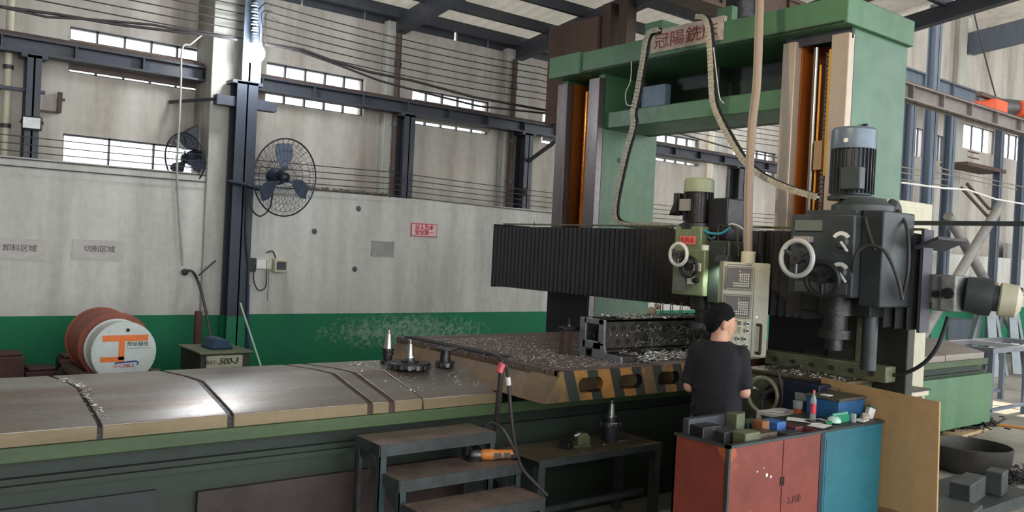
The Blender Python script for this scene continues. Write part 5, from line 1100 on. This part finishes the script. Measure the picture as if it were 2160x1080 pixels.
# shelf with bottles behind the board
sh = thing('bottle_shelf', 'cream side shelf behind the plywood board carrying bottles and a can', 'shelf', (6.2, 3.0, 0))
SZ = onX(1850, 812, 6.15).z; 
ys0 = onX(1925, 820, 6.15).y; ys1 = min(3.55, onX(1780, 800, 6.15).y)
MB().box(6.06, 6.4, ys0, ys1, SZ-.05, SZ-.012).box(6.08, 6.38, ys0+.02, ys1-.02, SZ-.1, SZ-.06).build('shelf_body', m_cream, sh, bevel=.003); MB().box(6.05, 6.41, ys0-.01, ys1, SZ-.012, SZ).build('shelf_top', m_iron, sh)
MB().box(6.1, 6.14, ys0+.02, ys0+.06, 0, SZ-.05).box(6.3, 6.34, ys1-.06, ys1-.02, 0, SZ-.05).box(6.3, 6.34, ys0+.02, ys0+.06, 0, SZ-.05).build('shelf_leg', m_frame, sh)
p = onX(1840, 808, 6.15)
t = thing('spray_can', 'white spray bottle with dark diamond mark standing on the side shelf', 'bottle', (6.15, p.y, SZ)); MB().lathe((0, 0, 0), (0, 0, 1), [(.04, 0), (.042, .01), (.036, .1), (.04, .15), (.036, .19), (.034, .2)], 24).build('bottle_body', m_white, t, local=True)
MB().prism([(0, .035), (.016, .065), (0, .10), (-.016, .065)], 'x', -.043, -.04).build('diamond_mark', m_ink, t, local=True)
p = onX(1899, 808, 6.15)
t = thing('oil_jug', 'yellow oil bottle with orange and white label on the side shelf', 'bottle', (6.15, p.y, SZ)); MB().lathe((0, 0, 0), (0, 0, 1), [(.06, 0), (.065, .01), (.065, .2), (.055, .25), (.03, .29), (.025, .31)], 24).build('bottle_body', mat('yellow_oil', (226, 206, 110), .3, 0, dirt=(200, 170, 70), amt=.5), t, local=True)
MB().lathe((0, 0, .02), (0, 0, 1), [(.066, 0), (.066, .10)], 24, cap=False).build('white_label', mat('white_green_label', (214, 222, 190), .5), t, local=True); MB().lathe((0, 0, .12), (0, 0, 1), [(.067, 0), (.067, .05)], 24, cap=False).build('orange_label', m_orangeink, t, local=True); MB().cyl((0, 0, .31), (0, 0, .34), .028).build('bottle_cap', mat('yellow_cap', (214, 190, 90), .4), t, local=True)
p = onX(1808, 800, 6.12)
tag(MB().lathe((6.12, p.y, SZ), (0, 0, 1), [(.034, 0), (.036, .01), (.036, .09), (.03, .1), (.02, .105)], 20).build('yellow_can', mat('mustard_can', (180, 148, 84), .5)), 'small mustard yellow can left of the white spray bottle', 'can')
p = onX(1878, 812, 6.1)
t = thing('dial_stand', 'thin grey upright rod stand on the side shelf in front of the oil bottle', 'stand', (6.09, p.y, SZ)); MB().box(-.015, .015, -.013, .013, 0, .42).build('rod', m_tool, t, local=True); MB().box(-.03, .03, -.04, .04, 0, .09).box(-.02, .02, -.022, .022, .25, .27).box(-.02, .02, -.022, .022, .33, .35).build('clamp', m_iron, t, local=True, bevel=.004)
tag(MB().tube(smoothpath([onX(a, b_, 5.9) for a, b_ in ((2000, 668), (1990, 700), (1975, 735), (1950, 765), (1915, 785), (1880, 792))]), .014, 8).build('black_cable', m_black), 'thick black cable drooping from the end motor to the side shelf', 'cable')
tag(MB().tube(smoothpath([onX(a, b_, 6.0) for a, b_ in ((1873, 690), (1868, 715), (1856, 742), (1848, 770))]), .010, 8).build('black_cable', m_black), 'short black cable hanging left of the cream cabinet', 'cable')
# cream electrical cabinet behind the near column
t = thing('electrical_cabinet', 'tall cream electrical cabinet standing just behind the near green column', 'cabinet', (7.3, 3.9, 0))
ra = onY(1925, 425, 3.64); rb_ = onY(1945, 800, 3.64)
MB().box(6.99, rb_.x+.03, 3.64, 4.2, .05, ra.z).build('cabinet_body', m_cream, t, bevel=.008); MB().box(7.02, rb_.x, 3.632, 3.639, .1, ra.z-.05).build('cabinet_door', m_cream, t, bevel=.003); MB().box(7.0, rb_.x, 3.66, 4.19, 0, .05).build('plinth', m_black, t)
tag(MB().tube([onY(1901, 385, 5.6), onY(1990, 397, 5.8), onY(2040, 400, 6.0), onY(2100, 420, 6.0), onY(2175, 433, 6.0)], .014, 6).build('white_cable', m_white), 'white cable strung to the right behind the near column', 'cable')

# ---------------------------------------------------------------- far right of the hall
runway('crane_beam', 'far blue-grey crane beam crossing high behind the near column at right', 12, 33, 8.6, 5.45, 5.95, m_bluecol, 1.2)
runway('crane_beam', 'lower nearer rusty crane beam ending beside the near green column at right', 11.2, 15.8, 6.0, 4.32, 4.55, mat('dusty_grey_beam', (124, 114, 110), .7, 0, dirt=(92, 84, 82), amt=.6), .9)
for (px, X_, y_, lb, w_, z1) in ((1966, 0, 7.2, 'tall blue-grey column reaching the roof right of the near green column', .28, 8.3), (1912, 0, 8.6, 'dark blue post close behind the near green column', .32, 5.45), (1997, 0, 8.6, 'dark blue post in front of the bright far windows', .34, 5.45), (2103, 0, 8.6, 'blue-green post between the two bright far windows', .22, 5.45), (2152, 0, 8.9, 'dark post at the right edge of the far wall', .26, 5.45)):
    w_ *= .68; p = onY(px, 400 if z1 < 8 else 200, y_); z0 = 0
    t = thing('hall_column', lb, 'column', (p.x, y_, 0))
    MB().box(p.x-w_/2, p.x+w_/2, y_-.08, y_-.06, 0, z1).box(p.x-w_/2, p.x+w_/2, y_+.06, y_+.08, 0, z1).box(p.x-.01, p.x+.01, y_-.08, y_+.08, 0, z1).build('column_body', m_bluecol, t)
    MB().box(p.x-w_*.7, p.x+w_*.7, y_-.2, y_+.2, 0, .03).build('base_plate', m_steel, t)
ho = thing('orange_hoist', 'orange electric hoist hanging at the far right edge', 'hoist', (onY(2110, 225, 6.5)))
a = onY(2078, 210, 6.5); b_ = onY(2100, 236, 6.5); MB().box(a.x, b_.x, 6.3, 6.7, b_.z-.12, a.z).build('end_block', m_hoist, ho, bevel=.02)
MB().cyl(onY(2100, 224, 6.5), onY(2150, 228, 6.5), .14).build('drum', m_tool, ho); a = onY(2138, 214, 6.5); b_ = onY(2190, 245, 6.5); MB().box(a.x, b_.x, 6.3, 6.8, b_.z-.15, a.z).build('motor_block', m_hoist, ho, bevel=.03)
MB().box(onY(2075, 0, 6.5).x, onY(2200, 0, 6.5).x, 6.45, 6.55, onY(2100, 214, 6.5).z, onY(2100, 206, 6.5).z).build('trolley_beam', m_rust, ho)
tag(MB().tube([onY(2046, -10, 6.5), onY(2062, 60, 6.5), onY(2083, 140, 6.5), onY(2103, 214, 6.5)], .012, 6).build('hoist_rope', m_hose), 'thin rope running from the roof down to the orange hoist', 'rope')
for (p0, p1, lb) in (((2000, 455), (2078, 592), 'thick diagonal pipe of the cross brace falling to the right'), ((2112, 428), (2010, 600), 'thick diagonal pipe of the cross brace falling to the left')):
    tag(MB().cyl(onY(*p0, 8.3 if p0[0] < 2050 else 8.0), (lambda u, v: u.lerp(v, u.z/(u.z-v.z)))(onY(*p0, 8.3 if p0[0] < 2050 else 8.0), onY(*p1, 8.3 if p0[0] < 2050 else 8.0)), .10).build('brace_pipe', mat('pale_dusty_pipe', (142, 140, 134), .6, .1, dirt=(96, 92, 88), amt=.7, scale=2)), lb, 'pipe')
t = thing('wall_walkway', 'dark rusty walkway with railing under the bright far windows', 'walkway', (20, 8.9, 4.2)); a = onY(2012, 342, 8.8); b_ = onY(2095, 345, 8.8)
MB().box(a.x, b_.x, 8.5, 9.1, a.z-.08, a.z+.0).build('deck', m_rust, t)
for k in range(2): MB().bar((a.x, 8.5, a.z+.1+k*.12), (a.x+.5, 8.5, a.z+.1+k*.12), .025).build('railing', m_rust, t)
for k, pts in enumerate((((1985, 355), (2160, 395)), ((1985, 366), (2145, 400)), ((1900, 352), (2000, 368)), ((1900, 364), (2000, 380)), ((1900, 378), (2000, 392)))):
    tag(MB().tube([onY(*pts[0], 8.52), onY(*pts[1], 8.52)], .012, 6).build('overhead_wire', m_cableg), 'thin grey wire across the far right bay, %s' % ('upper of the long pair', 'lower of the long pair', 'topmost of the three short ones', 'middle of the three short ones', 'lowest of the three short ones')[k], 'wire', 'wires of the far right bay')
for k, pts in enumerate((((2028, 396), (2082, 455)), ((2040, 388), (2086, 440)))):
    tag(MB().tube([onY(*pts[0], 8.1), onY(*pts[1], 8.1), onY(pts[1][0]+8, pts[1][1]+1, 8.1)], .035, 8).build('stair_rail', m_rust), 'rusty slanting handrail in front of the far wall, %s of the pair' % ('lower', 'upper')[k], 'handrail')
# white door on far wall
p = onY(2118, 515, 9.19); tag(MB().box(p.x, p.x+1.6, 9.15, 9.2, 0, 2.75).build('door_1', mat('grey_white_door', (178, 178, 176), .6, 0, dirt=(140, 140, 140), amt=.5)), kind='structure')
# welded frame table
def frame_table(label, x0, x1, y0, y1, z, mt):
    t = thing('frame_table', label, 'frame table', ((x0+x1)/2, (y0+y1)/2, 0)); w_ = .07
    MB().box(x0, x1, y0, y0+w_, z-w_, z).box(x0, x1, y1-w_, y1, z-w_, z).box(x0, x0+w_, y0, y1, z-w_, z).box(x1-w_, x1, y0, y1, z-w_, z).box((x0+x1)/2-.03, (x0+x1)/2+.03, y0, y1, z-w_, z).build('top_frame', mt, t, bevel=.004)
    for xx in (x0, (x0+x1)/2-.03, x1-w_):
        for yy in (y0, y1-w_): MB().box(xx, xx+w_, yy, yy+w_, 0, z-w_).build('leg', m_bluecol, t)
    MB().box(x0, x1, y0+.01, y0+.05, .12, .16).box(x0, x1, y1-.05, y1-.01, .12, .16).box(x0+.01, x0+.05, y0, y1, .12, .16).build('lower_frame', m_bluecol, t)
    return t
frame_table('long empty welded steel frame table at the far right', 12.2, 14.6, 4.95, 5.8, .98, mat('blue_grey_frame_top', (140, 144, 152), .3, .6, dirt=(96, 98, 106), amt=.5))
# trestles
def trestle(label, px):
    p = onY(px, 640, 7.4); t = thing('trestle', label, 'trestle', (p.x, 7.4, 0)); m_ = mat('grey_trestle_paint', (142, 152, 156), .5, .1, dirt=(110, 116, 120), amt=.5)
    for s_ in (-1, 1):
        MB().bar((p.x, 7.4+s_*.08, 1.48), (p.x+s_*.25, 7.4+s_*.35, 0), .16, .05).build('leg', m_, t); MB().bar((p.x+.1, 7.4+s_*.08, 1.48), (p.x-s_*.25+.1, 7.4+s_*.3, 0), .16, .05).build('leg', m_, t)
    MB().box(p.x-.2, p.x+.3, 7.25, 7.55, 1.42, 1.5).build('head_plate', m_, t); return t
trestle('grey steel trestle left of the two at the far right', 2078); trestle('grey steel trestle nearest the right edge of the picture', 2124)
pw = onY(2060, 615, 7.4)
tag(MB().box(pw.x-.6, pw.x+3.4, 7.1, 7.7, 1.5, 1.56).build('plank', m_cream), 'pale plank lying over the grey trestles', 'plank')
tag(MB().box(pw.x-.5, pw.x+.5, 7.2, 7.6, 1.56, 1.80).build('wooden_box', m_wood, bevel=.01), 'brown wooden box on the pale plank over the trestles', 'box')
tag(MB().box(pw.x+.9, pw.x+1.5, 7.2, 7.5, 1.56, 1.66).obox((pw.x+1.9, 7.4, 1.63), (.5, .2, .12), (5, 8, 20)).build('scrap_pile', m_rust, bevel=.01), 'low pile of rusty parts on the pale plank', 'scrap')
t = thing('green_machine', 'green machine housing behind the end motor of the cross rail', 'machine', (13, 7.2, 0)); a = onY(1965, 700, 8.0); b_ = onY(2000, 640, 8.0)
MB().box(a.x, b_.x, 8.0, 8.4, 0, b_.z).build('housing', mat('bright_green_machine', (40, 128, 96), .5), t, bevel=.02); MB().box(b_.x+.1, b_.x+1.2, 8.0, 8.4, 0, 1.0).build('housing_dark', m_bluecol, t, bevel=.02); MB().box(a.x-1.2, a.x-.05, 8.0, 8.4, 0, .95).build('housing_red', mat('dull_maroon', (92, 46, 52), .6), t, bevel=.02)
# floor clutter at right
p = onZ(2048, 1005, 0)
t = thing('scrap_drum', 'large dark round steel drum lying on the floor at the lower right', 'drum', (p.x, p.y, 0)); DX, DY = p.x+.25, p.y+.12
MB().lathe((DX, DY, .0), (0, 0, 1), [(.30, 0), (.36, .08), (.38, .26), (.365, .27), (.34, .10), (.28, .04)], 44, cap=False).lathe((DX, DY, .02), (0, 0, 1), [(.28, 0), (.28, .02), (.1, .14), (.02, .15)], 40).build('drum_shell', mat('dark_dusty_steel', (70, 68, 66), .5, .4, dirt=(44, 42, 42), amt=.7, scale=4), t)
for k, (px, py, sx_, sy_, sz_, lb) in enumerate(((2040, 1035, .5, .16, .18, 'grey rusty steel block in front of the dark round drum'), (2100, 1020, .22, .14, .2, 'short steel block at the right of the blocks before the drum'), (2010, 1070, .5, .3, .08, 'flat dark plate on the pallet at the lower right'))):
    q_ = onZ(px, py+20, 0.1); tag(MB().obox((q_.x, q_.y, .1+sz_/2), (sx_, sy_, sz_), (0, 0, 10)).build('steel_block', m_frame, bevel=.01), lb, 'block')
q_ = onZ(2050, 1068, 0); t = thing('pallet', 'dark low pallet under the steel blocks at the lower right', 'pallet', (q_.x, q_.y, 0))
MB().box(q_.x-.5, q_.x+.65, q_.y-.25, q_.y+.4, .07, .1).box(q_.x-.5, q_.x+.65, q_.y-.25, q_.y-.15, 0, .07).box(q_.x-.5, q_.x+.65, q_.y+.3, q_.y+.4, 0, .07).build('deck', m_frame, t)
ch = MB(); q_ = onZ(2140, 1012, 0); chips(ch, 500, lambda: random.gauss(q_.x, .25), lambda: random.gauss(q_.y, .12), lambda a, b_: .01+random.uniform(0, .05), .03); tag(ch.build('swarf', m_iron, smooth=False), 'dark pile of swarf on the floor at the right edge', 'metal chips', kind='stuff')
ch = MB(); q_ = onZ(2010, 905, 0); chips(ch, 500, lambda: random.gauss(q_.x, .5), lambda: random.gauss(q_.y, .12), lambda a, b_: .01+random.uniform(0, .1), .06); tag(ch.build('swarf', m_iron, smooth=False), 'dark heap of scrap on the floor behind the board', 'metal chips', kind='stuff')
q_ = onZ(2030, 912, 0); tag(MB().obox((q_.x, q_.y, .03), (1.2, .35, .04), (0, 2, 8)).build('cardboard', mat('cardboard', (170, 146, 112), .8), bevel=.01), 'flattened brown cardboard on the floor behind the plywood board', 'cardboard')
tag(MB().tube([onZ(2000, 880, .02), onZ(2060, 888, .02), onZ(2110, 896, .02), onZ(2180, 905, .02)], .018, 8).build('floor_hose', mat('orange_hose', (200, 140, 70), .5)), 'pale orange hose lying across the bright floor at right', 'hose')

# ---------------------------------------------------------------- the worker
pe = thing('person', 'person in a black t-shirt seen from behind, operating the control pendant', 'person', (4.50, 3.49, 0), R(28-90))
m_skin = mat('skin', (206, 158, 132), .5, 0, dirt=(188, 132, 108), amt=.3, scale=8)
m_hair = mat('black_hair', (12, 11, 13), .6, 0, dirt=(20, 19, 21), amt=.5, scale=40, streak=True, bump=.9, spec=.25)
m_shirt = mat('black_cotton', (20, 21, 26), .85, 0, dirt=(28, 29, 36), amt=.5, scale=6, streak=True, bump=.3)
m_jean = mat('dark_trousers', (30, 34, 44), .8, 0, dirt=(22, 24, 30), amt=.5, scale=6)
def rings(mb, rs, n=28):
    """rs: (z, cx, cy, half width, half depth)"""
    vs = []; fs = []
    for z, cx, cy, a, b_ in rs:
        for i in range(n):
            t = 2*math.pi*i/n; c_, s_ = math.cos(t), math.sin(t); e = .8
            vs.append((cx+a*math.copysign(abs(c_)**e, c_), cy+b_*math.copysign(abs(s_)**e, s_), z))
    for k in range(len(rs)-1):
        for i in range(n): j = (i+1) % n; fs.append((k*n+i, k*n+j, (k+1)*n+j, (k+1)*n+i))
    fs += [tuple(range(n))[::-1], tuple(range((len(rs)-1)*n, len(rs)*n))]
    return mb.add(vs, fs)
def limb(mb, pts, rs, n=14):
    pts = [Vector(p) for p in pts]
    for i in range(len(pts)-1): mb.cyl(pts[i], pts[i+1], rs[i], rs[i+1], n)
    for p, r_ in zip(pts, rs): mb.ball(p, r_, n, 8)
    return mb
def fuse(mb, name, m, parent, vox, it=4):
    me = bpy.data.meshes.new(name+'_raw'); me.from_pydata([tuple(p) for p in mb.v], [], mb.f); o = bpy.data.objects.new('raw', me); C.link(o)
    bm = bmesh.new(); bm.from_mesh(me); bmesh.ops.recalc_face_normals(bm, faces=bm.faces); bm.to_mesh(me); bm.free()
    r_ = o.modifiers.new('r', 'REMESH'); r_.mode = 'VOXEL'; r_.voxel_size = vox
    s_ = o.modifiers.new('s', 'SMOOTH'); s_.factor = .6; s_.iterations = it
    out = bpy.data.meshes.new_from_object(o.evaluated_get(bpy.context.evaluated_depsgraph_get())); bpy.data.objects.remove(o)
    out.name = name; out.materials.clear(); out.materials.append(m); out.shade_smooth()
    ob = bpy.data.objects.new(name, out); C.link(ob); ob.parent = parent; return ob
EL = [(-.175, -.02, 1.16), (.175, -.02, 1.16)]; HD = [(-.10, .24, 1.14), (.14, .24, 1.16)]; SH = [(-.138, -.005, 1.395), (.138, -.005, 1.395)]
b = MB()
rings(b, [(.80, 0, 0, .15, .10), (.95, 0, 0, .155, .105), (1.08, 0, 0, .145, .10), (1.25, 0, 0, .165, .11), (1.37, 0, -.005, .14, .095), (1.42, 0, -.005, .09, .065), (1.47, 0, 0, .06, .06)])
limb(b, [(0, -.005, 1.43), (.0, .015, 1.55)], [.060, .054])
HM = Matrix.Translation((.0, .025, 1.59)) @ Euler((R(-12), 0, R(-60))).to_matrix().to_4x4()
hd = MB()
hd.ball((0, -.01, .02), (.074, .092, .092), 24, 16)
rings(hd, [(-.105, 0, .055, .028, .028), (-.09, 0, .045, .045, .045), (-.05, 0, .03, .060, .062), (0, 0, .012, .070, .078), (.05, 0, 0, .072, .084)], 24)
hd.lathe((0, .084, -.028), (0, .25, 1), [(.016, 0), (.014, .02), (.008, .05)], 10).ball((0, .094, -.024), (.015, .014, .012), 10, 8)
for s_ in (-1, 1):
    hd.ball((s_*.077, .0, -.014), (.012, .019, .033), 12, 8)
    hd.ball((s_*.03, .062, .018), (.02, .015, .010), 10, 8); hd.ball((s_*.037, .05, -.03), (.022, .018, .02), 10, 8)
hd.ball((0, .076, -.058), (.022, .010, .007), 10, 8).ball((0, .075, -.068), (.02, .010, .007), 10, 8)
b.add([HM @ p for p in hd.v], hd.f)
for i in (0, 1):
    s_ = -1 if i == 0 else 1
    limb(b, [SH[i], EL[i]], [.038, .040]); limb(b, [EL[i], Vector(EL[i]).lerp(Vector(HD[i]), .45), HD[i]], [.041, .040, .027])
    # palm and fingers, curled around what they hold
    w0 = Vector(HD[i]); f_ = (w0-Vector(EL[i])).normalized(); up = Vector((0, 0, 1)); sd_ = f_.cross(up).normalized()*(1 if i == 0 else -1); up = sd_.cross(f_)*(1 if i == 0 else -1)
    pm = w0+f_*.05; b.bar(w0+f_*.005, w0+f_*.085, .072, .026, up=up)
    for k, ln in enumerate((.070, .078, .072, .056)):
        o_ = (k-1.5)*.019; k0 = w0+f_*.082+sd_*o_; d1 = (f_-up*.25).normalized(); d2 = (f_*.55-up*.85).normalized(); d3 = (-f_*.1-up).normalized()
        limb(b, [k0, k0+d1*ln*.45, k0+d1*ln*.45+d2*ln*.33, k0+d1*ln*.45+d2*ln*.33+d3*ln*.25], [.0092, .0088, .0080, .0070], 8)
    th = w0+f_*.03+sd_*(-.036); limb(b, [w0+f_*.02+sd_*(-.02), th+sd_*(-.012)-up*.006, th+f_*.03+sd_*(-.022)-up*.014, th+f_*.054+sd_*(-.016)-up*.022], [.014, .0115, .010, .008], 8)
for s_ in (-1, 1): limb(b, [(s_*.085, 0, .86), (s_*.10, .01, .48), (s_*.11, -.02, .09)], [.075, .052, .038]); limb(b, [(s_*.11, -.03, .05), (s_*.12, .10, .035)], [.035, .03])
fuse(b, 'body', m_skin, pe, .0065, 3)
hair = MB(); hair.ball((0, -.014, .018), (.083, .099, .108), 40, 30)
for i, p in enumerate(hair.v):
    fr_ = p.y; lim = -.080 if fr_ < -.045 else (-.080+(fr_+.045)*3.4 if fr_ < -.018 else (.012 if fr_ < .02 else .012+(fr_-.02)*.9))
    if p.z < lim: hair.v[i] = Vector((p.x*.84, p.y*.84, max(p.z, lim-.012)))
    else: hair.v[i] = p+Vector((random.gauss(0, .0024), random.gauss(0, .0024), random.gauss(0, .0024)))
hair.xf(HM).build('hair', m_hair, pe, local=True)
eye = MB(); 
for s_ in (-1, 1): eye.ball((s_*.030, .0765, .012), (.0115, .006, .006), 12, 8)
eye.xf(HM).build('eyes', m_ink, pe, local=True)
brow = MB()
for s_ in (-1, 1): brow.obox((s_*.030, .079, .034), (.034, .008, .006), (0, -s_*6, -s_*14))
brow.xf(HM).build('eyebrows', m_hair, pe, local=True)
s = MB()
rings(s, [(.975, 0, 0, .168, .128), (1.03, 0, 0, .164, .124), (1.10, 0, 0, .160, .122), (1.2, 0, -.004, .164, .126), (1.32, 0, -.01, .168, .126), (1.39, 0, -.012, .158, .112), (1.435, 0, -.01, .125, .088), (1.462, 0, -.004, .088, .076), (1.474, 0, 0, .074, .070)])
for i in (0, 1):
    e_ = Vector(SH[i]).lerp(Vector(EL[i]), .93); limb(s, [Vector(SH[i])+Vector((0, 0, 0))], [.064]); s.cyl(Vector(SH[i])+Vector((0, 0, 0)), e_+Vector(((-1, 1)[i]*.004, 0, 0)), .058, .062, 18)
# folds
for k in range(6):
    z = 1.0+k*.065; a0 = random.uniform(3.6, 5.6); x_ = .17*math.cos(a0); y_ = .118*math.sin(a0)
    s.tube([(x_-.05, y_-.002, z-.03), (x_, y_-.008, z), (x_+.06, y_-.0, z+.045)], .010, 8)
sh_ = fuse(s, 'tshirt', m_shirt, pe, .010, 14)
tr = MB(); rings(tr, [(.74, 0, 0, .17, .125), (.84, 0, 0, .17, .128), (1.02, 0, 0, .152, .112)])
for s_ in (-1, 1): limb(tr, [(s_*.088, 0, .80), (s_*.10, .01, .46), (s_*.11, -.02, .08)], [.098, .074, .062])
fuse(tr, 'trousers', m_jean, pe, .012, 4)
bl = MB(); rings(bl, [(.955, 0, 0, .162, .121), (.99, 0, 0, .160, .119)]); bl.build('belt', mat('grey_belt', (110, 112, 118), .5, .2, dirt=(40, 40, 44), amt=.8, scale=30), pe, local=True)
sho = MB()
for s_ in (-1, 1): limb(sho, [(s_*.11, -.05, .055), (s_*.118, .04, .05), (s_*.125, .14, .04)], [.048, .046, .038])
for i, p in enumerate(sho.v): p.z = max(p.z, 0)
fuse(sho, 'shoes', m_black, pe, .01, 2)
